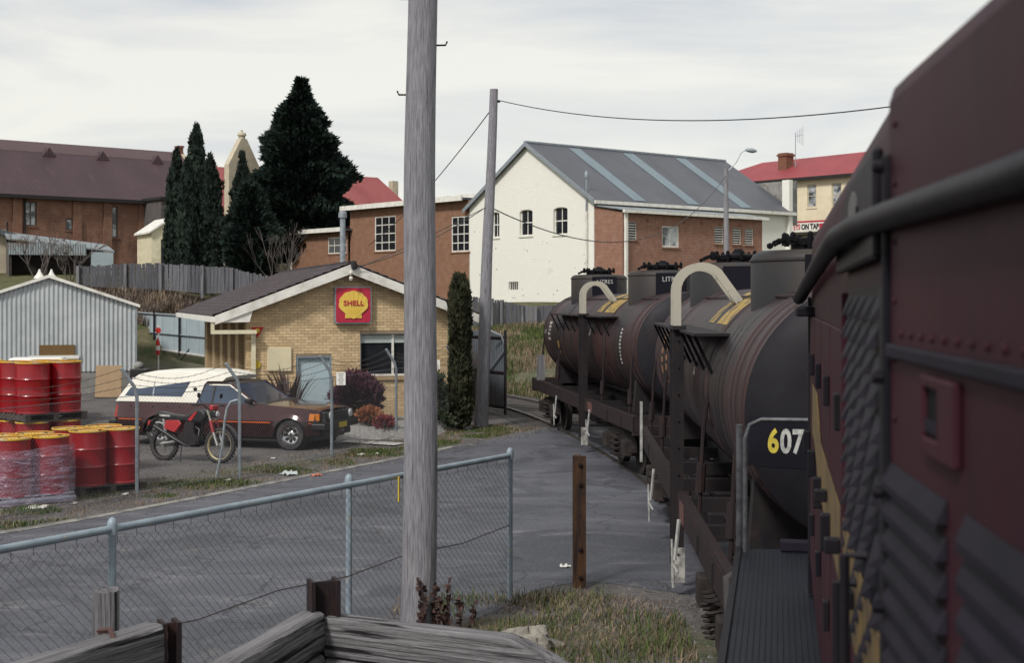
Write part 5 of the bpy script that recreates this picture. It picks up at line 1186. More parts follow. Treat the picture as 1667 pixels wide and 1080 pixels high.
def bz_at(px, py):
    w_ = LO_M @ (Mp @ Vector((bx_at(px), 0, 3))); return zat(py, w_.y)
# recessed latch
a0, a1 = bx_at(1511), bx_at(1567); zt_, zb_ = bz_at(1540, 617), bz_at(1540, 752)
lt_ = MB(); xm0, xm1 = a0 + (a1-a0)*.08, a0 + (a1-a0)*.55; zz0, zz1 = zb_ + (zt_-zb_)*.22, zb_ + (zt_-zb_)*.85
lt_.box(a0, xm0, -.012, -.001, zb_, zt_, Mp).box(xm1, a1, -.012, -.001, zb_, zt_, Mp).box(xm0, xm1, -.012, -.001, zb_, zz0, Mp).box(xm0, xm1, -.012, -.001, zz1, zt_, Mp)
lo_ = lt_.build('latch_plate', M_['loco_maroon'], bay, bevel=.003)
MB().box(xm0, xm1, -.004, -.0015, zz0, zz1, Mp).build('recess', M_['black'], lo_); MB().box(xm0+.006, xm1-.012, -.010, -.0045, zz0+.008, zz0+.024, Mp).build('latch', M_['loco_grey'], lo_)
def louvre(par, x0, x1, z0, h, M, out=.03, matn='loco_grey'):
    """pressed louvre: sloping blade open underneath"""
    mb = MB(); mb.add([(x0,-.001,z0+h),(x1,-.001,z0+h),(x1-.004,-out,z0+.012),(x0+.004,-out,z0+.012),(x1-.004,-out,z0),(x0+.004,-out,z0),(x0,-.001,z0+.012),(x1,-.001,z0+.012)],
        [(0,1,2,3),(3,2,4,5),(0,3,6),(1,7,2)], M); return mb.build('louvre', M_[matn], par)
c0, c1 = bx_at(1449), bx_at(1543); zt_ = bz_at(1490, 775)
for k in range(13): louvre(bay, c0, c1, zt_ - .046*(k+1), .042, Mp, .014)
c2, c3 = bx_at(1574), bx_at(1720); zt2 = bz_at(1600, 850)
for k in range(12): louvre(bay, c2, c3, zt2 - .047*(k+1), .043, Mp, .014)
# hood wall beyond: frame posts, radiator grille scoops, doors, stripe
Mh = Matrix.Translation((X0, -HW, 0)) @ Matrix.Rotation(0, 4, 'Z')
def hx(px):
    lo, hi = .5, 40
    for _ in range(60):
        m_ = (lo+hi)/2; w_ = LO_M @ Vector((m_, -HW, 3)); q = CX + F*w_.x/w_.y
        if q > px: lo = m_
        else: hi = m_
    return lo
Mo = Matrix.Translation((0, -HW, 0)) @ Matrix.Rotation(math.pi, 4, 'Z')       # x towards the lens, -y outward
def hb(name, x0, x1, o0, o1, z0, z1, matn, bev=0, par=LO): return MB().box(-x1, -x0, -o1, -o0, z0, z1, Mo).build(name, M_[matn], par, bevel=bev)
g0, g1 = 2.42, 3.75
gr = hb('grille_back', g0, g1, .001, .006, 2.30, 3.13, 'loco_black')
ncol, nrow = 5, 15; cw = (g1-g0)/ncol
for r_ in range(nrow):
    for c_ in range(ncol):
        xo = g0 + cw*c_ + (cw/2 if r_ % 2 else 0); x1_ = min(xo + cw*.94, g1)
        if x1_ - xo < .05: continue
        z0_ = 2.32 + r_*.053; mb = MB(); xm_ = (xo+x1_)/2
        mb.add([(-x1_,-.006,z0_+.05),(-xo,-.006,z0_+.05),(-xm_,-.030,z0_),(-x1_,-.007,z0_+.012),(-xo,-.007,z0_+.012)], [(0,1,2),(0,2,3),(1,4,2),(3,2,4)], Mo); mb.build('grille_scoop', M_['loco_grey'], gr)
hb('frame_post', 3.76, 3.84, .001, .022, 1.6, 3.12, 'loco_maroon', .004); hb('frame_post', 2.33, 2.41, .001, .02, 1.6, 3.12, 'loco_black', .004)
for x0_, x1_ in ((3.9, 4.75), (4.82, 5.7), (5.77, 6.7), (6.77, 7.7)):
    dn = hb('hood_door', x0_, x1_, .001, .014, 1.72, 3.02, 'loco_maroon', .004)
    for z in (2.0, 2.75): hb('hinge', x0_+.01, x0_+.06, .015, .035, z, z+.1, 'loco_black', .004, dn)
    hb('handle', x1_-.12, x1_-.08, .015, .05, 2.3, 2.42, 'loco_black', .006, dn)
hb('corner_post', 7.82, 7.93, -.02, .02, 1.52, 3.12, 'loco_black', .004)
st = MB().prism([(-7.0,2.70),(-6.2,2.70),(-5.7,2.54),(-2.42,2.54),(-2.42,2.33),(-5.9,2.33),(-6.6,2.46),(-7.0,2.46)], -.019, -.016, Mo).build('yellow_stripe', M_['loco_yellow'], LO, recalc=True)
for x in (3.2, 3.9, 4.9): hb('latch', x, x+.05, .02, .06, 2.42, 2.46, 'loco_black', .004)
for i, (x, z) in enumerate(((2.75, 2.62), (3.1, 2.50))):
    MB().tube([(-x,-.02,z),(-x,-.06,z),(-x,-.06,z-.45),(-x,-.02,z-.45)], .011, 6, M=Mo).build('grab_iron', M_['loco_black'], LO, smooth=40)
# lifting lug and roof handrail
lug = MB().prism([(-3.9,3.17),(-2.42,3.17),(-2.42,3.355),(-3.2,3.36),(-3.6,3.32),(-3.9,3.22)], -.030, -.012, Mo).build('lifting_lug', M_['loco_black'], LO, recalc=True, bevel=.008)
MB().lathe([(.038,0),(.038,.004)], 18, Mo @ Matrix.Translation((-3.0,-.0305,3.285)) @ Matrix.Scale(4,4,(1,0,0)) @ Matrix.Rotation(R(90),4,'X')).build('eye', M_['worn_pipe'], lug)
for k in range(14): MB().lathe([(.006,0),(.005,.003),(.001,.004)], 8, Mp @ Matrix.Translation((.06,-.001,2.2+k*.09)) @ Matrix.Rotation(R(90),4,'X')).build('rivet', M_['loco_maroon'], bay, smooth=60)
for k in range(16): MB().lathe([(.006,0),(.005,.003),(.001,.004)], 8, Mp @ Matrix.Translation((.12+k*.08,-.001,3.05)) @ Matrix.Rotation(R(90),4,'X')).build('rivet', M_['loco_maroon'], bay, smooth=60)
pts = []
for px, py, Y in ((1720,262,1.22),(1667,283,1.32),(1600,303,1.5),(1520,328,1.75),(1450,350,2.1),(1395,368,2.55),(1362,388,3.0),(1340,420,4.2),(1325,445,5.6),(1310,470,7.2),(1301,486,8.0)):
    pts.append(LO_M.inverted() @ P(px, py, Y))
MB().tube([Vector(p) for p in pts], [.021,.021,.021,.021,.022,.022,.024,.026,.03,.034,.036], 12).build('handrail', M_['loco_black'], LO, smooth=60)
MB().box(-8.02,-7.3,-.09,.02,3.02,3.07,Mo).build('number_bracket', M_['loco_black'], LO, bevel=.01)
# walkway and end platform, railing, underframe
dk = MB().box(1.5, 9.28, -2.42, .24, 1.42, 1.50).build('walkway', M_['deck_plate'], LO)
mb = MB()
for i in range(150):
    for j in range(8):
        x = 6.2 + i*.02 ; y = .22 - j*.055 - (.027 if i % 2 else 0)
        if y < -HW+.01 and x < 7.9: continue
        mb.add([(x-.012,y,1.5005),(x,y-.006,1.5005),(x+.012,y,1.5005),(x,y+.006,1.5005),(x,y,1.5045)], [(0,1,4),(1,2,4),(2,3,4),(3,0,4)])
stuff(mb.build('tread_pattern', M_['deck_plate'], dk))
MB().box(9.20,9.30,-2.42,-.02,1.502,1.57).build('kick_plate', M_['loco_grey'], dk, bevel=.01); MB().box(1.5,9.28,.225,.26,1.30,1.515).build('edge_beam', M_['loco_black'], dk)
hr = thing  # (railing is part of the locomotive)
yL = .20
MB().tube([(9.16,yL,1.5),(9.16,yL,2.22),(9.16,yL-.03,2.31),(9.16,yL-.10,2.345),(9.16,-1.2,2.345)], .015, 10).build('end_railing', M_['worn_pipe'], LO, smooth=50)
MB().tube([(9.16,-.22,1.5),(9.16,-.22,2.34)], .014, 8).build('stanchion', M_['worn_pipe'], LO, smooth=50)
MB().tube([(9.3,yL+.04,1.1),(9.3,yL+.04,2.30)], .022, 8).build('stanchion', M_['worn_pipe'], LO, smooth=50)
MB().box(-6, 9.2, -2.2, .0, 1.0, 1.41).build('underframe', M_['loco_black'], LO); MB().box(9.2,9.34,-2.3,.1,.75,1.42).build('headstock', M_['loco_black'], LO)
MB().box(9.3,9.75,-1.2,-.98,.78,.98).build('coupler', M_['steel_dark'], LO)
for x in (7.4, 5.4, -2.6, -4.6):
    for s in (-1, 1):
        o = wheel_mb(.48, 0).build('wheel', M_['wheel_dirty'], LO, smooth=35); o.location = (x, -1.09 + s*.76, .035); o.rotation_euler = (0, 0, 0 if s < 0 else math.pi)
for x in (6.4, -3.6): MB().box(x-1.7,x+1.7,-2.15,-.03,.35,.95).build('bogie', M_['loco_black'], LO, bevel=.03)
MB().tube([(9.25,.3,.9),(9.3,.32,1.3),(9.5,.1,1.4)], .03, 8).build('brake_hose', M_['black_rubber'], LO, smooth=50)
# ------------------------------------------------------------------ drums and pallets
def drum_parts(t):
    r, h = .287, .88; p = [(r-.01,0),(r+.006,.0),(r+.006,.018),(r-.004,.03)]
    for zc_ in (.30, .585): p += [(r,zc_-.03),(r+.004,zc_-.018),(r+.013,zc_),(r+.004,zc_+.018),(r,zc_+.03)]
    p += [(r-.004,h-.03),(r+.006,h-.02),(r+.006,h),(r-.008,h),(r-.012,h-.018)]
    MB().lathe(p, 40, cap=False).build('body', M_['drum_red'], t, smooth=38)
    ld = MB().lathe([(r-.013,h-.019),(.02,h-.014)], 40, cap=False).build('lid', M_['drum_yellow'], t, smooth=38)
    MB().lathe([(r-.010,h-.018),(r-.010,h+.002),(r+.0075,h+.002),(r+.0075,h-.022)], 40, cap=False).build('rim', M_['drum_yellow'], ld, smooth=38)
    for x, y, q in ((.19,0,.032),(-.19,.03,.02)): MB().lathe([(q,h-.02),(q,h-.003),(q*.6,h-.003)], 12, Matrix.Translation((x,y,0))).build('bung', M_['steel_dark'], ld, smooth=40)
    MB().lathe([(.001,.004),(r-.01,.004)], 30, cap=False).build('base', M_['drum_red'], t)
DP = []
def drum(x, y, z, label, group):
    if not DP:
        t = thing('steel_drum', label, 'drum', (x,y,z), rnd(0,6), group); drum_parts(t); DP.append(t)
    else:
        t = copy_tree(DP[0]); t.location = (x,y,z); t.rotation_euler = (0,0,rnd(0,6)); tag(t, label, 'drum', group)
    return t
PP = []
def pallet(x, y, z, rz, label, s=1.17):
    if not PP:
        t = thing('pallet', label, 'pallet', (x,y,z), rz); k = s/2
        for i in range(7): MB().box(-k, k, -k+i*(s-.1)/6, -k+i*(s-.1)/6+.1, .118, .138).build('deck_board', M_['pallet_wood'], t)
        for xx in (-k, -.05, k-.1): MB().box(xx, xx+.1, -k, k, .022, .117).build('bearer', M_['pallet_wood'], t)
        for yy in (-k, -.05, k-.1): MB().box(-k, k, yy, yy+.1, .0, .021).build('base_board', M_['pallet_wood'], t)
        PP.append(t)
    else: t = copy_tree(PP[0]); t.location = (x,y,z); t.rotation_euler = (0,0,rz); tag(t, label, 'pallet')
    return t
random.seed(5)
def four(cx, cy, z, rz, label, group):
    c, s = math.cos(rz), math.sin(rz)
    for a, b2, side in ((-.298,-.298,'nearest the road'),(.298,-.298,'on the maroon car side'),(-.298,.298,'on the side away from the car'),(.298,.298,'nearest the iron shed')): drum(cx + a*c - b2*s, cy + a*s + b2*c, z, label + ', ' + side, group)
q = P(156, 0, 23.3); RZ = R(44)
pallet(q.x, q.y, 0, RZ, 'dark timber pallet under four drums by the yard fence'); four(q.x, q.y, .140, RZ, 'red drum on the unwrapped pallet by the fence', 'four red drums by the fence')
q = P(65, 0, 24.95); RZ = R(47)
pallet(q.x, q.y, 0, RZ, 'lowest dark pallet hidden under the two tier drum stack'); four(q.x, q.y, .140, RZ, 'red drum, lower tier of the double stack', 'lower tier of stacked drums')
pallet(q.x, q.y, 1.024, RZ, 'dark timber pallet between two tiers of red drums'); four(q.x, q.y, 1.164, RZ, 'red drum, upper tier of the double stack', 'upper tier of stacked drums')
q2 = P(-62, 0, 25.3); pallet(q2.x, q2.y, 0, RZ, 'ground pallet of the drum stack at far end'); four(q2.x, q2.y, .14, RZ, 'red drum, lower tier of the end stack', 'lower tier of end drums')
pallet(q2.x, q2.y, 1.024, RZ, 'upper pallet of the end drum stack'); four(q2.x, q2.y, 1.164, RZ, 'red drum, upper tier of the end stack', 'upper tier of end drums')
q = P(38, 0, 22.0); RZ = R(40); wc = (q.x, q.y)
pallet(q.x, q.y, 0, RZ, 'timber pallet wrapped in clear plastic with drums'); four(q.x, q.y, .140, RZ, 'red drum wrapped in clear plastic film', 'drums wrapped in plastic')
m, nt, b = newmat('plastic_film'); MATS['plastic_film'] = m; nt.nodes.remove(b)
tr = nn(nt, 'ShaderNodeBsdfTransparent'); gl = nn(nt, 'ShaderNodeBsdfPrincipled'); gl.inputs['Base Color'].default_value = (.52,.42,.56,1); gl.inputs['Roughness'].default_value = .16; gl.inputs['Specular IOR Level'].default_value = .8
ms = nn(nt, 'ShaderNodeMixShader'); vec = coords(nt, 'Object', (.7,.7,3)); nt.links.new(nfac(nt, vec, 3.0, .30, .85, 5, .6, 1.5), ms.inputs[0])
mr_ = nn(nt, 'ShaderNodeMapRange'); mr_.inputs[3].default_value = .10; mr_.inputs[4].default_value = .62; nt.links.new(nfac(nt, vec, 3.0, .35, .75, 5, .6, 1.5), mr_.inputs[0]); nt.links.new(mr_.outputs[0], ms.inputs[0])
nt.links.new(tr.outputs[0], ms.inputs[1]); nt.links.new(gl.outputs[0], ms.inputs[2]); nt.links.new(ms.outputs[0], nt.nodes['Material Output'].inputs[0])
bu = nn(nt, 'ShaderNodeBump'); bu.inputs['Distance'].default_value = .05; nt.links.new(nfac(nt, coords(nt, 'Object', (1,1,3)), 4, .2, .8, 3, .6, 2), bu.inputs['Height']); nt.links.new(bu.outputs[0], gl.inputs['Normal'])
wr = thing('plastic_wrap', 'crinkled clear plastic film wrapped round a pallet of drums', 'wrap', (wc[0], wc[1], 0), RZ); mb = MB(); k, n = 14, 64
def wrapv(u, v):
    a = 2*math.pi*v; sq = .64 / max(abs(math.cos(a)), abs(math.sin(a))); rr_ = min(sq, .80); z = .02 + .92*u
    rr_ *= 1 + .03*noise.noise((math.cos(a)*4, math.sin(a)*4, z*7)) + .05*max(0, .15-u)/.15
    if u > .8: z -= .16*(.5+.5*noise.noise((math.cos(a)*1.2, math.sin(a)*1.2, 2)))*(u-.8)/.2
    return (rr_*math.cos(a), rr_*math.sin(a), z)
mb.grid(wrapv, k, n); mb.build('film', M_['plastic_film'], wr, smooth=50, uv=False)
MB().lathe([(.66,.0),(.69,.06),(.66,.13)], 4, Matrix.Rotation(R(45),4,'Z') @ Matrix.Scale(1.22,4), cap=False).build('skirt', mat('film_skirt', (.30,.34,.40), .35, 0, (.2,.23,.28), 4, bump=.01, bs=6), wr)

# ------------------------------------------------------------------ vehicles (local x = length from tail to nose, y = left)
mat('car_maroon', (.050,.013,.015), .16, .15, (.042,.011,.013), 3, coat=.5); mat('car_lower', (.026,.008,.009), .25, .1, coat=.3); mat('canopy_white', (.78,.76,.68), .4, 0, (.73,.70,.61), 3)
mat('car_white', (.72,.72,.69), .35, 0, (.66,.66,.63), 3); mat('tail_red', (.35,.03,.02), .3); mat('amber', (.55,.17,.02), .25); mat('lamp_glass', (.55,.56,.56), .12); mat('stripe_orange', (.55,.10,.02), .5); mat('plate_yellow', (.62,.46,.04), .5)
mat('car_black', (.012,.012,.013), .45); mat('car_roof', (.035,.024,.024), .3, 0, coat=.3)
def car_shell(par, name, matn, LX, top, bot, wheels, hw=.92, R_=.36, belt=.60, lower='car_lower'):
    """sides as a grid of columns with cut wheel arches; top() gives the body's upper edge, bot the sill height"""
    xs = sorted({LX*i/90 for i in range(91)} | {w_ + s*R_ for w_ in wheels for s in (-1,1)}); NR = 9
    def zb(x):
        for w_ in wheels:
            if abs(x-w_) < R_: return max(bot(x), .31 + math.sqrt(max(0, R_*R_-(x-w_)**2)))
        return bot(x)
    def half(x, z):
        e = 1.0
        if x < .35: e = 1 - .09*((.35-x)/.35)**2
        if x > LX-.55: e = 1 - .12*((x-LX+.55)/.55)**2
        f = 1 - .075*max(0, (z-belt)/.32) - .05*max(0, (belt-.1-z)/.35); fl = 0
        for w_ in wheels:
            d_ = math.hypot(x-w_, z-.31)
            if R_*.98 < d_ < R_*1.25: fl = max(fl, .028*(1-(d_/R_-.98)/.27))
        return hw*e*f + fl
    for lo_hi in (0, 1):
        mb = MB()
        for s in (-1, 1):
            vs = []
            for x in xs:
                a, b2 = zb(x), top(x); mid = max(a + .01, min(belt, b2 - .01))
                for j in range(NR+1):
                    t_ = j/NR; z = (a + (mid-a)*t_) if lo_hi == 0 else (mid + (b2-mid)*t_); vs.append((x, s*half(x, z), z))
            fs = [(i*(NR+1)+j, (i+1)*(NR+1)+j, (i+1)*(NR+1)+j+1, i*(NR+1)+j+1) for i in range(len(xs)-1) for j in range(NR)]
            mb.add(vs, fs if s < 0 else [f[::-1] for f in fs])
        if lo_hi == 1:
            vs = []
            for x in xs:
                for j in range(11): y = -1 + 2*j/10; h_ = half(x, top(x)); vs.append((x, y*h_, top(x) + .03*(1-y*y)))
            mb.add(vs, [(i*11+j, (i+1)*11+j, (i+1)*11+j+1, i*11+j+1) for i in range(len(xs)-1) for j in range(10)])
        for x, fl_ in ((0, False), (LX, True)):
            vs = []
            for j in range(9):
                a, b2 = zb(x), top(x); mid = max(a+.01, min(belt, b2-.01)); z = (a+(mid-a)*j/8) if lo_hi == 0 else (mid+(b2-mid)*j/8)
                for q_ in range(7): vs.append((x + (.10*(1-(q_/3-1)**2) if fl_ else -.05*(1-(q_/3-1)**2)), (q_/3-1)*half(x, z), z))
            mb.add(vs, [((j*7+q_), (j*7+q_+1), ((j+1)*7+q_+1), ((j+1)*7+q_)) for j in range(8) for q_ in range(6)])
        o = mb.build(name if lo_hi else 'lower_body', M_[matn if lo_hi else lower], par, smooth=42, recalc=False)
    mb = MB(); mb.box(.1, LX-.1, -hw*.8, hw*.8, .20, .45).build('floor_pan', M_['car_black'], par)
    for w_ in wheels: MB().lathe([(R_*1.0,-.8),(R_*1.0,.8)], 24, Matrix.Translation((w_,0,.31)) @ Matrix.Rotation(R(90),4,'X'), cap=True).build('wheel_well', M_['car_black'], par)
    return half
def car_wheel(par, x, y, r, s):
    M = Matrix.Translation((x, y, r)) @ Matrix.Rotation(R(90)*(1 if s < 0 else -1), 4, 'X')
    wh = MB().lathe([(r*.6,-.09),(r*.93,-.10),(r,-.07),(r,.07),(r*.93,.10),(r*.66,.095),(r*.62,.08)], 32, M, cap=False).build('tyre', M_['black_rubber'], par, smooth=40)
    MB().lathe([(r*.63,.085),(r*.66,.098),(r*.60,.10),(r*.55,.055),(r*.30,.03),(r*.2,.05),(.02,.055)], 28, M, cap=False).build('rim', M_['chrome'], wh, smooth=40)
    mb = MB()
    for k in range(8): a = k*math.pi/4; mb.box(r*.28, r*.50, -.03, .03, .048, .054, M @ Matrix.Rotation(a,4,'Z'))
    stuff(mb.build('rim_slot', M_['car_black'], wh)); return wh
def frustum(par, name, matn, bottom, topq, smooth=None, bevel=0):
    """hull of two quads (x0,x1,halfwidth,z): lower and upper outline"""
    bx0, bx1, bh, bz = bottom; tx0, tx1, th_, tz = topq
    return MB().add([(bx0,-bh,bz),(bx1,-bh,bz),(bx1,bh,bz),(bx0,bh,bz),(tx0,-th_,tz),(tx1,-th_,tz),(tx1,th_,tz),(tx0,th_,tz)], [(0,3,2,1),(4,5,6,7),(0,1,5,4),(1,2,6,5),(2,3,7,6),(3,0,4,7)]).build(name, M_[matn], par, bevel=bevel)
def side_panel(par, name, matn, pts, hwf, s, off=.006, th_=.006):
    """flat plate on a flank: polygon of (x,z) laid at half width hwf(z)"""
    n = len(pts); vs = [(x, s*(hwf(z)+off), z) for x, z in pts] + [(x, s*(hwf(z)+off-th_), z) for x, z in pts]
    return MB().add(vs, [tuple(range(n)), tuple(range(2*n-1,n-1,-1))] + [(i,(i+1)%n,n+(i+1)%n,n+i) for i in range(n)]).build(name, M_[matn], par, recalc=True)
# --- maroon utility with white canopy
LX = 4.77
def top1(x): return lerp_tab([(0,.88),(.06,.93),(1.9,.935),(3.35,.945),(3.5,.935),(4.4,.875),(4.70,.84),(4.77,.80)], x)
def bot1(x): return lerp_tab([(0,.42),(.6,.28),(3.6,.26),(4.4,.26),(4.72,.32)], x)
fw_ = P(475, 733, 29.5); caz = R(-17); WB = (1.10, 4.17)
cdir = Vector((math.cos(caz), math.sin(caz), 0)); cl_ = Vector((-cdir.y, cdir.x, 0))
corg = Vector((fw_.x, fw_.y, 0)) - cdir*WB[1] + cl_*.80
CA = thing('utility_car', 'dark maroon utility with white canopy parked before the depot', 'car', corg, caz)
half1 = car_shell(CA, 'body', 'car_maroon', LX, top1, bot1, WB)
for w_ in WB:
    for s in (-1, 1): car_wheel(CA, w_, s*.80, .315, s)
# cab
gh = lambda z: .865 - .22*(z-.93)
cab = frustum(CA, 'cab', 'glass_blue', (2.0,3.40,.845,.935), (2.16,2.76,.745,1.34))
MB().add([(2.09,-.76,1.335),(2.78,-.755,1.335),(2.78,.755,1.335),(2.09,.76,1.335),(2.14,-.70,1.385),(2.68,-.69,1.385),(2.68,.69,1.385),(2.14,.70,1.385)], [(0,3,2,1),(4,5,6,7),(0,1,5,4),(1,2,6,5),(2,3,7,6),(3,0,4,7)]).build('cab_roof', M_['car_roof'], CA, bevel=.02)
for s in (-1, 1):
    g2 = lambda z: .845 - .1*(z-.93)/.41
    side_panel(cab, 'pillar', 'car_maroon', [(3.35,.94),(3.44,.94),(2.80,1.345),(2.72,1.345)], g2, s, .012)
    side_panel(cab, 'window_trim', 'canopy_white', [(3.32,.95),(3.36,.95),(2.735,1.335),(2.24,1.335),(2.24,1.31),(2.72,1.31)], g2, s, .018)
    side_panel(cab, 'door_pillar', 'car_black', [(2.32,.945),(2.36,.945),(2.40,1.32),(2.36,1.32)], g2, s, .012)
    side_panel(CA, 'door_line', 'car_black', [(2.14,.35),(2.152,.35),(2.152,.92),(2.14,.92)], lambda z: half1(2.14,z), s, .002)
    side_panel(CA, 'door_line', 'car_black', [(3.36,.35),(3.372,.35),(3.372,.92),(3.36,.92)], lambda z: half1(3.36,z), s, .002)
    for x0_, x1_ in ((.12,.70),(1.50,3.74),(4.58,4.66)):
        n_ = 10; mb = MB()
        for k in range(n_):
            xa, xb = x0_+(x1_-x0_)*k/n_, x0_+(x1_-x0_)*(k+1)/n_
            mb.quad((xa,s*(half1(xa,.555)+.003),.555),(xb,s*(half1(xb,.555)+.003),.555),(xb,s*(half1(xb,.58)+.003),.58),(xa,s*(half1(xa,.58)+.003),.58))
        mb.build('orange_stripe', M_['stripe_orange'], CA)
    MB().box(3.16,3.32,s*.92-.06,s*.92+.06,.96,1.06).build('door_mirror', M_['car_black'], CA, bevel=.02)
    MB().box(2.26,2.40,s*.90-.02,s*.90+.02,.80,.83).build('door_handle', M_['chrome'], CA, bevel=.005)
    for x in (.42,.95,1.3,1.6): MB().lathe([(.018,0),(.018,.012)], 8, Matrix.Translation((x,s*(half1(x,.84)-.004),.84)) @ Matrix.Rotation(R(-90*s),4,'X')).build('tie_hook', M_['car_black'], CA)
    # front lamps, indicator, tail lamp
    MB().box(4.62,4.80,s*.79-.03 if s>0 else -.82, s*.79+.03 if s>0 else -.76,.62,.76).build('indicator', M_['amber'], CA, bevel=.01)
    side_panel(CA, 'indicator_lens', 'amber', [(4.52,.62),(4.70,.62),(4.71,.76),(4.60,.77)], lambda z: half1(4.6,z), s, .004)
    MB().lathe([(.085,0),(.085,.03),(.06,.045),(.01,.05)], 18, Matrix.Translation((4.905,s*.50,.70)) @ Matrix.Rotation(R(90),4,'Y')).build('headlight', M_['lamp_glass'], CA, smooth=40)
    side_panel(CA, 'tail_light', 'tail_red', [(-.005,.60),(.10,.60),(.12,.86),(.03,.86)], lambda z: half1(.05,z), s, .006)
MB().box(4.80,4.90,-.72,.72,.60,.79).build('grille', M_['car_black'], CA, bevel=.01); MB().box(4.62,4.96,-.86,.86,.42,.57).build('front_bumper', M_['car_black'], CA, bevel=.035); MB().box(4.60,4.965,-.87,.87,.575,.59).build('bumper_trim', M_['chrome'], CA)
MB().box(-.14,.06,-.88,.88,.42,.55).build('rear_bumper', M_['car_black'], CA, bevel=.03); MB().box(4.962,4.975,-.20,.20,.44,.55).build('number_plate', M_['plate_yellow'], CA)
MB().box(4.5,4.85,-.7,.7,.26,.40).build('front_apron', M_['car_black'], CA, bevel=.03)
for s in (-.35,.2): MB().tube([(3.42,s,.985),(3.20,s+.42,1.07)], .008, 5).build('wiper', M_['car_black'], CA)
frustum(CA, 'cowl', 'car_black', (3.32,3.60,.78,.93), (3.34,3.54,.75,.972))
# canopy
def can_h(z): return .865 - .16*(z-.93)/.62
cp = [(.03,.94),(.16,1.12),(.36,1.40),(.50,1.50),(.80,1.555),(1.5,1.58),(2.15,1.575),(2.45,1.53),(2.60,1.46),(2.54,1.40),(2.18,1.395),(2.12,1.33),(2.06,1.13),(1.98,.94)]
mb = MB(); n = len(cp); sl3 = []
for f, ins in ((-1,0),(-.93,.025),(-.6,.055),(.6,.055),(.93,.025),(1,0)): sl3.append([(x, f*can_h(min(z,1.5)), z + (ins*.6 if z > 1.45 else 0)) for x, z in cp])
for a in sl3: mb.add(a, [])
mb.f += [[k*n+i, k*n+(i+1)%n, (k+1)*n+(i+1)%n, (k+1)*n+i] for k in range(5) for i in range(n)] + [list(range(n))[::-1], [5*n+i for i in range(n)]]; mb.c += [None]*(5*n+2)
can = mb.build('canopy', M_['canopy_white'], CA, smooth=40, recalc=True)
for s in (-1, 1):
    for pts_ in ([(.24,1.06),(.92,1.06),(.92,1.40),(.48,1.40)], [(.94,1.06),(1.62,1.06),(1.80,1.40),(.94,1.40)]): side_panel(can, 'side_window', 'glass_blue', pts_, can_h, s, .004)
    side_panel(can, 'window_divider', 'galv', [(.915,1.07),(.945,1.07),(.945,1.38),(.915,1.38)], can_h, s, .009)
    MB().lathe([(.045,0),(.045,.012)], 14, Matrix.Translation((1.92,s*(can_h(1.22)-.002),1.22)) @ Matrix.Rotation(R(-90*s),4,'X')).build('filler_vent', M_['car_black'], can)
    side_panel(can, 'gutter_line', 'concrete_pale', [(.36,1.43),(1.5,1.45),(1.5,1.462),(.36,1.445)], can_h, s, .006)
# --- white utility half hidden behind the drums
U2 = thing('white_utility', 'white utility parked beyond the stacked red drums', 'car', (-11.66, 33.9, 0), R(100))
def top2(x): return lerp_tab([(0,.92),(2.0,.93),(3.1,.95),(4.2,.88),(4.4,.80)], x)
half2 = car_shell(U2, 'body', 'car_white', 4.4, top2, lambda x: .28, (.95, 3.5), .82, .35, .6, 'car_white')
for w_ in (.95, 3.5):
    for s in (-1, 1): car_wheel(U2, w_, s*.72, .31, s)
frustum(U2, 'cab', 'glass_dark', (1.75,3.05,.76,.93), (1.95,2.65,.66,1.58))
MB().add([(1.88,-.68,1.57),(2.70,-.68,1.57),(2.70,.68,1.57),(1.88,.68,1.57),(1.95,-.62,1.66),(2.62,-.62,1.66),(2.62,.62,1.66),(1.95,.62,1.66)], [(0,3,2,1),(4,5,6,7),(0,1,5,4),(1,2,6,5),(2,3,7,6),(3,0,4,7)]).build('cab_roof', M_['car_white'], U2, bevel=.03)
for s in (-1, 1):
    for pts_ in ([(2.98,.93),(3.07,.93),(2.70,1.59),(2.60,1.59)], [(1.74,.93),(1.86,.93),(2.0,1.59),(1.92,1.59)]): side_panel(U2, 'pillar', 'car_white', pts_, lambda z: .76-.10*(z-.93)/.65, s, .01)
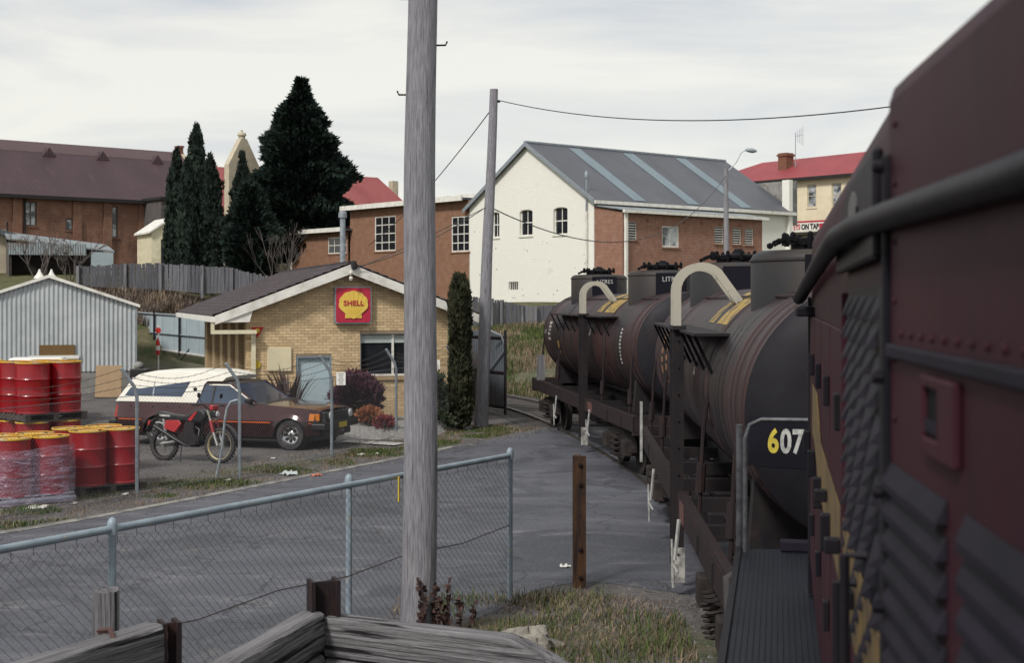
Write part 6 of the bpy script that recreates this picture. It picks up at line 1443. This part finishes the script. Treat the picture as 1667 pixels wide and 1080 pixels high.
# --- trail motorbike
mat('bike_red', (.42,.03,.035), .35); mat('bike_black', (.015,.015,.017), .4); mat('alloy', (.45,.45,.44), .35, .7); mat('rim_gold', (.70,.60,.34), .35, .4); mat('fork_red', (.30,.02,.03), .4)
fq = P(357, 755, 27.1); baz = R(-24); BK = thing('motorbike', 'red and black trail motorbike leaning on its stand inside the fence', 'motorbike', (0,0,0), 0)
bl_ = 1.30; bdir = Vector((math.cos(baz), math.sin(baz), 0)); BK.location = Vector((fq.x, fq.y, 0)) - bdir*bl_; BK.rotation_euler = (R(-5), 0, baz)
BK.rotation_mode = 'XYZ'
def bwheel(x, r, rimm):
    M = Matrix.Translation((x,0,r)) @ Matrix.Rotation(R(90),4,'X'); w_ = MB().lathe([(r-.075,-.03),(r-.03,-.05),(r,-.03),(r,.03),(r-.03,.05),(r-.075,.03)], 36, M, cap=False).build('wheel', M_['black_rubber'], BK, smooth=35)
    MB().lathe([(r-.075,-.032),(r-.055,-.036),(r-.055,.036),(r-.075,.032),(r-.085,0)], 36, M, cap=False).build('rim', M_[rimm], w_, smooth=35); mb = MB()
    for k in range(28): a = k*2*math.pi/28; s = .02 if k%2 else -.02; mb.tube([(x+.03*math.cos(a+.6),s,r+.03*math.sin(a+.6)),(x+(r-.07)*math.cos(a),0,r+(r-.07)*math.sin(a))], .0022, 3)
    stuff(mb.build('spokes', M_['alloy'], w_, uv=False)); MB().lathe([(.05,-.06),(.05,.06)], 14, M).build('hub', M_['alloy'], w_, smooth=40); mb = MB()
    for k in range(30): a = k*2*math.pi/30; mb.box(r-.005,r+.014,-.04,.04,-.014,.014, Matrix.Translation((x,0,r)) @ Matrix.Rotation(a,4,'Y'))
    stuff(mb.build('tread', M_['black_rubber'], w_))
bwheel(0, .315, 'steel_dark'); bwheel(bl_, .335, 'rim_gold')
for s in (-.09,.09):
    fk = MB().tube([(bl_,s,.335),(bl_-.16,s,.70)], .027, 8).build('fork_leg', M_['alloy'], BK, smooth=40); MB().tube([(bl_-.11,s,.58),(bl_-.19,s,.80)], .034, 8).build('fork_boot', M_['fork_red'], fk, smooth=40); MB().tube([(bl_-.18,s,.78),(bl_-.27,s,1.0)], .02, 8).build('fork_tube', M_['hoop_cream'], fk, smooth=40)
MB().tube([(bl_-.27,-.40,1.10),(bl_-.24,-.26,1.10),(bl_-.25,-.1,1.02),(bl_-.25,.1,1.02),(bl_-.24,.26,1.10),(bl_-.27,.40,1.10)], .013, 8).build('handlebar', M_['bike_black'], BK, smooth=50)
for s in (-1,1): MB().tube([(bl_-.26,s*.38,1.10),(bl_-.32,s*.52,1.09)], .018, 8).build('grip', M_['bike_black'], BK, smooth=40)
hl = MB().box(bl_-.20,bl_-.10,-.08,.08,.86,1.0).build('headlight_cowl', M_['bike_black'], BK, bevel=.03); MB().box(bl_-.24,bl_-.15,-.09,.09,1.0,1.10).build('number_board', M_['bike_red'], BK, bevel=.02); MB().lathe([(.06,0),(.05,.02),(.01,.03)], 14, Matrix.Translation((bl_-.098,0,.93)) @ Matrix.Rotation(R(90),4,'Y')).build('headlight', M_['lamp_glass'], hl, smooth=40)
def blob(name, matn, pts, hw_, bev=.03, par=BK): return MB().prism(pts, -hw_, hw_).build(name, M_[matn], par, recalc=True, bevel=bev, seg=3)
mg = MB(); mg.grid(lambda u, v: (bl_+.40*math.cos(R(20+110*u)), -.06+.12*v, .36+.40*math.sin(R(20+110*u))), 10, 2); mg.build('front_mudguard', M_['bike_black'], BK, smooth=60)
blob('fuel_tank', 'bike_black', [(.56,.76),(.92,.74),(1.02,.86),(1.0,.96),(.92,1.02),(.74,1.0),(.56,.88)], .14, .05)
for s in (-.144,.144): MB().prism([(.62,.80),(.70,.78),(.84,.97),(.76,.95)], s-.003, s+.003).build('tank_flash', M_['bike_red'], BK, recalc=True)
blob('seat', 'bike_black', [(-.14,.83),(.30,.75),(.62,.77),(.66,.91),(.48,.88),(.20,.90),(-.12,.95),(-.18,.90)], .125, .035)
text_mb('YAMAHA', .06, Matrix.Translation((.06,-.128,.865)), .002, .001).build('lettering', M_['paper'], BK)
for s in (-.125,.125): MB().prism([(.06,.62),(.32,.55),(.46,.72),(.40,.79),(.10,.78)], s-.012, s+.012).build('side_panel', M_['bike_red'], BK, recalc=True, bevel=.008)
mg = MB(); mg.grid(lambda u, v: (.0+.42*math.cos(R(70+95*u)), -.075+.15*v, .42+.44*math.sin(R(70+95*u))), 10, 2); mg.build('rear_mudguard', M_['bike_black'], BK, smooth=60); MB().box(-.40,-.34,-.05,.05,.66,.76).build('tail_light', M_['tail_red'], BK, bevel=.01)
blob('engine', 'steel_dark', [(.38,.32),(.76,.28),(.86,.42),(.76,.54),(.76,.76),(.54,.78),(.48,.56),(.38,.50)], .13, .03)
for k in range(6): MB().box(.52,.76,-.115,.115,.56+k*.032,.568+k*.032).build('cooling_fin', M_['steel_dark'], BK)
for s in (-.12,.12): MB().tube([(0,s,.315),(.45,s*.8,.40)], .024, 8).build('swingarm', M_['alloy'], BK, smooth=40)
MB().tube([(.70,-.05,.70),(.88,-.10,.62),(.86,-.12,.36),(.62,-.14,.30),(.35,-.15,.42),(-.15,-.16,.66)], [.022,.022,.022,.022,.035,.04], 8).build('exhaust', M_['bike_black'], BK, smooth=50)
MB().tube([(.96,0,.92),(.80,0,.40),(.50,0,.30)], .022, 8).tube([(.94,0,.88),(.40,0,.78),(-.1,0,.82)], .02, 8).build('frame', M_['bike_black'], BK, smooth=50)
MB().tube([(.02,-.10,.80),(.14,-.12,.40)], .03, 8).build('shock_absorber', M_['alloy'], BK, smooth=40); MB().tube([(.50,-.13,.30),(.66,-.36,.0)], .012, 6).build('side_stand', M_['bike_black'], BK)
for s in (-1,1): MB().tube([(bl_-.26,s*.28,1.12),(bl_-.3,s*.34,1.24)], .006, 5).lathe([(.001,0),(.05,.004),(.05,.012),(.001,.016)], 12, Matrix.Translation((bl_-.3,s*.36,1.28)) @ Matrix.Rotation(R(90),4,'Y')).build('mirror', M_['bike_black'], BK)

# ------------------------------------------------------------------ gates, garden, yard clutter
mat('gravel_pale', (.36,.345,.33), .95, col2=(.22,.21,.205), ns=14, bump=.02, bs=30)
gp = [(-5.7,32.1),(-4.2,31.7),(-2.4,31.7),(-1.5,33.3),(-.9,34.6),(-1.2,35.6),(-5.9,34.1)]; gc = Vector((-3.4,33.2,0)); mb = MB(); n = len(gp)
mb.add([(x,y,-.02) for x,y in gp] + [(*(Vector((x,y,0)).lerp(gc,.16))[:2],.24) for x,y in gp] + [(*(Vector((x,y,0)).lerp(gc,.4))[:2],.30) for x,y in gp] + [(gc.x,gc.y,.31)],
       [(k*n+i,k*n+(i+1)%n,(k+1)*n+(i+1)%n,(k+1)*n+i) for k in (0,1) for i in range(n)] + [(2*n+i,2*n+(i+1)%n,3*n) for i in range(n)])
struct(mb.build('garden_bed', M_['gravel_pale'], None, smooth=60))
struct(sheet('garden_path', [(-3.75,30.9),(-2.5,30.2),(-2.3,30.7),(-3.6,31.4)], .03, 'concrete_pale'))
ga = thing('iron_gate', 'grey iron sheet gate standing open beside slender pole', 'gate', P(824,0,38.5)*0 + Vector((P(824,0,38.6).x, 38.6, 0)), R(-62))
ribbed('gate_iron', (.13,.15,.175), (.10,.115,.135), .14, 0, .02, .6, .2, dirt=(.10,.08,.07))
for k in range(3): MB().box(-2.3+k*.78,-2.3+k*.78+.76,-.01,.01,.15,2.25 - .04*k).build('sheet', M_['gate_iron'], ga)
for z in (.2,1.15,2.1): MB().tube([(-2.32,-.04,z),(.02,-.04,z)], .03, 6).build('rail', M_['steel_dark'], ga)
for x in (-2.32,.02): MB().tube([(x,-.04,0),(x,-.04,2.3)], .04, 8).build('stile', M_['steel_dark'], ga)
MB().tube([(-2.3,-.06,.25),(-.0,-.06,1.75)], .025, 6).build('brace', M_['galv'], ga)
MB().tube([(-.02,-.05,1.95),(-.06,-.12,2.15),(-.3,-.5,2.35)], .03, 8).build('cranked_arm', M_['galv'], ga, smooth=40)
ex = P(257, 588, 49.5); FE = thing('fire_point', 'red and white fire extinguisher on post before iron fence', 'extinguisher', (ex.x, ex.y, gz(ex.x,ex.y)))
zz = zat(578,49.5)-FE.location.z; MB().tube([(0,.08,-.2),(0,.08,zz+1.05)], .025, 6).build('post', M_['white_paint'], FE); MB().lathe([(.07,zz),(.07,zz+.16)], 14).build('lower_body', M_['paint_red'], FE, smooth=40); MB().lathe([(.071,zz+.16),(.071,zz+.32)], 14).build('white_band', M_['white_paint'], FE, smooth=40); MB().lathe([(.07,zz+.32),(.07,zz+.46),(.03,zz+.54),(.03,zz+.58)], 14).build('upper_body', M_['paint_red'], FE, smooth=40)
MB().lathe([(.10,0),(.10,.02)], 16, Matrix.Translation((0,.05,zz+.85)) @ Matrix.Rotation(R(90),4,'X')).build('disc', M_['paint_red'], FE)
bd = P(226, 606, 42.6); BI = thing('black_bin', 'black open bin with sack beside the iron shed corner', 'bin', (bd.x, bd.y, gz(bd.x,bd.y))); 
MB().box(-.22,.30,-.2,.2,0,.95).build('bin', M_['car_black'], BI, bevel=.02); MB().lathe([(.05,.9),(.16,1.0),(.14,1.1),(.04,1.16)], 10).build('sack', M_['concrete'], BI, smooth=60)
e2 = P(371, 606, 33.2); E2 = thing('fire_extinguisher', 'small red fire extinguisher beside depot downpipe', 'extinguisher', (e2.x, e2.y, 0)); MB().lathe([(.07,.9),(.07,1.28),(.03,1.36),(.03,1.42)], 12).build('cylinder', M_['paint_red'], E2, smooth=40); MB().box(-.03,.03,-.03,.03,0,.9).build('stand', M_['galv'], E2)
notice(555, 617, 27.9, .18, .25, 'white paper notice wired to chain link before maroon bush', 6); notice(707, 594, 33.5, .26, .22, 'white printed notice on fence right of thick pole', 4, 'paper', 'ink_red')
# litter on the verge
random.seed(42)
mat('litter_white', (.66,.65,.62), .8, col2=(.5,.48,.45), ns=5); mat('litter_red', (.5,.16,.10), .8); mat('litter_pale', (.42,.46,.46), .8)
for i, (px, py, s, mm, lab) in enumerate([(12,822,.28,'litter_white','crumpled white paper beside the plastic wrapped pallet'),(42,818,.14,'litter_white','white scrap nearest the wrapped pallet corner'),(60,828,.4,'litter_white','flat torn white sheet lying before wrapped pallet'),(120,822,.13,'litter_white','white paper scrap on grass left of fence corner post'),(205,807,.12,'litter_white','small white scrap at foot of fence corner post'),(372,784,.14,'litter_white','white scrap at foot of fence post by motorbike'),(470,774,.3,'litter_pale','crushed pale carton on the verge before the car'),(515,776,.18,'litter_red','red and white wrapper on the verge edge'),(445,748,.1,'litter_white','tiny white scrap behind the crushed carton'),(588,742,.16,'litter_white','white wrapper on verge left of the thick pole'),(615,740,.1,'litter_white','small scrap on verge beside thick pole'),(735,703,.16,'litter_white','white scrap at base of last cranked fence post'),(920,925,.12,'litter_white','crumpled white paper left of the rusty upright rail')]):
    Y = CZ*F/(py-HY); p = P(px, py, Y); t = thing('litter', lab, 'litter', (p.x, Y, .015), rnd(0,6)); mb = MB(); fl = .12 if 'flat' in lab else .4
    mb.grid(lambda u, v: (s*(u-.5)*(1+.3*noise.noise((u*3,v*3,i))), s*.7*(v-.5), s*fl*abs(noise.noise((u*4+i*5,v*4,i*3)))), 6, 5); o = mb.build('paper', M_[mm], t)
    o.modifiers.new('thick','SOLIDIFY').thickness = .004
# rock and rail stump in the foreground
rk = P(860, 1040, 12.6); RK = MB(); RK.grid(lambda u, v: tuple(Vector((math.cos(2*math.pi*u)*math.sin(math.pi*v)*.25, math.sin(2*math.pi*u)*math.sin(math.pi*v)*.17, math.cos(math.pi*v)*.13)) * (1+.45*noise.noise((math.cos(2*math.pi*u)*2, math.sin(2*math.pi*u)*2, v*4)) + .2*noise.noise((math.cos(2*math.pi*u)*6, math.sin(2*math.pi*u)*6, v*12)))), 40, 24)
o = RK.build('rock', mat('rock', (.30,.28,.24), .95, 0, (.12,.11,.10), 5, .4, .65, bump=.02, bs=12), None, smooth=45, uv=False); o.location = (rk.x, 12.6, .06); tag(o, 'pale lumpy rock in the grass behind the broken beam', 'rock')
rq = P(943, 958, 15.3); RP = thing('rail_post', 'rusty upright length of rail standing at road edge', 'post', (rq.x, 15.3, 0), R(8))
MB().box(-.072,.072,-.012,.012,-.3,1.43).box(-.012,.012,.0125,.10,-.3,1.43).box(-.035,.035,.1005,.14,-.3,1.43).build('rail', M_['rust_orange'], RP)
for z in (.12,.42,1.12,1.33): MB().lathe([(.026,0),(.026,.02),(.015,.028)], 6, Matrix.Translation((.01,-.0125,z)) @ Matrix.Rotation(R(90),4,'X')).build('bolt', M_['rust_dark'], RP)
# ------------------------------------------------------------------ broken timber wall in front
def plank(par, a, b2, w_, h_, seed, endcut=0):
    """weathered beam between two points, surface split along the grain"""
    a = Vector(a); b2 = Vector(b2); d = b2-a; Lp_ = d.length; M = frame(a, d, (0,1,0) if abs(d.normalized().z) > .9 else (0,0,1)); mb = MB(); nu, nv = 48, 28; vs = []
    for i in range(nu+1):
        u = i/nu
        for j in range(nv):
            f = 4*j/nv; q_ = f % 1; y, z = [(-1+2*q_,-1),(1,-1+2*q_),(1-2*q_,1),(-1,1-2*q_)][int(f)]
            k = 1 + .05*noise.noise((u*Lp_*2.2, y*2+seed, z*2)) - .10*max(0, noise.noise((u*Lp_*.5+seed, y*5, z*7)))
            cr = 1 - .10*(abs(y)*abs(z))**9; dz = 0
            if endcut and u > .72: dz = -endcut*((u-.72)/.28)**1.4*(z+1)/2
            vs.append((u*Lp_ + .02*noise.noise((y*3,z*3,seed+u)) * (1 if i in (0,nu) else 0), y*w_/2*k*cr, z*h_/2*k*cr + dz))
    mb.add(vs, [(i*nv+j, i*nv+(j+1)%nv, (i+1)*nv+(j+1)%nv, (i+1)*nv+j) for i in range(nu) for j in range(nv)] + [tuple(range(nv))[::-1], tuple(nu*nv+j for j in range(nv))], M)
    # the mesh is turned so that its local x follows the beam: the grain texture runs along it
    o = mb.build('beam', M_['plank_wood'], par, smooth=45, uv=False); me = o.data; me.transform(M.inverted()); o.matrix_local = M; return o
TW = thing('timber_barrier', 'weathered grey sleeper barrier with broken right end held by rail posts', 'barrier')
for k in range(5): z = 1.215 - k*.235; plank(TW, (-1.02,8.02,z), (.34,7.42,z-.015), .15, .225, k*3.1, .15 if k == 0 else .0)
for k in range(5): z = 1.25 - k*.235; plank(TW, (-1.12,7.95,z), (-1.72,5.5,z), .16, .225, 20+k*3.1)
RPm = [(-.083,.0)]
def hpost(x, y, ztop, rz, w_=.165): 
    M = Matrix.Translation((x,y,0)) @ Matrix.Rotation(rz,4,'Z')
    MB().box(-w_/2,-w_/2+.022,-.07,.07,-.3,ztop,M).box(w_/2-.022,w_/2,-.07,.07,-.3,ztop,M).box(-w_/2+.022,w_/2-.022,-.012,.012,-.3,ztop-.01,M).build('rail_post', M_['rust_dark'], TW)
hpost(-1.06, 8.0, 1.53, R(20))
TW2 = thing('sleeper_barrier', 'end of grey sleeper barrier with rusty strap beside short wooden post', 'barrier')
TWs = TW; TW = TW2
hpost(-1.86, 7.72, 1.36, R(28), .10)
for k in range(5): z = 1.24 - k*.235; plank(TW2, (-1.93,7.70,z), (-3.0,5.6,z), .17, .225, 40+k*2.7)
s0_ = Vector((-2.07,7.40,0)); mb = MB()
mb.tube([(-2.02,7.34,1.10),(-2.06,7.36,1.34),(-2.10,7.44,1.375),(-2.18,7.50,1.355)], .016, 4).build('rusty_strap', mat('strap', (.09,.04,.03), .8, .1, (.05,.025,.02), 6), TW2)
wq = P(172, 962, 8.6); WPo = thing('wooden_post', 'split grey wooden post standing behind the sleeper barrier', 'post', (wq.x, 8.6, 0), R(12))
o = plank(WPo, (0,0,-.3), (0,0,1.35), .15, .18, 77); o.name = 'shaft'
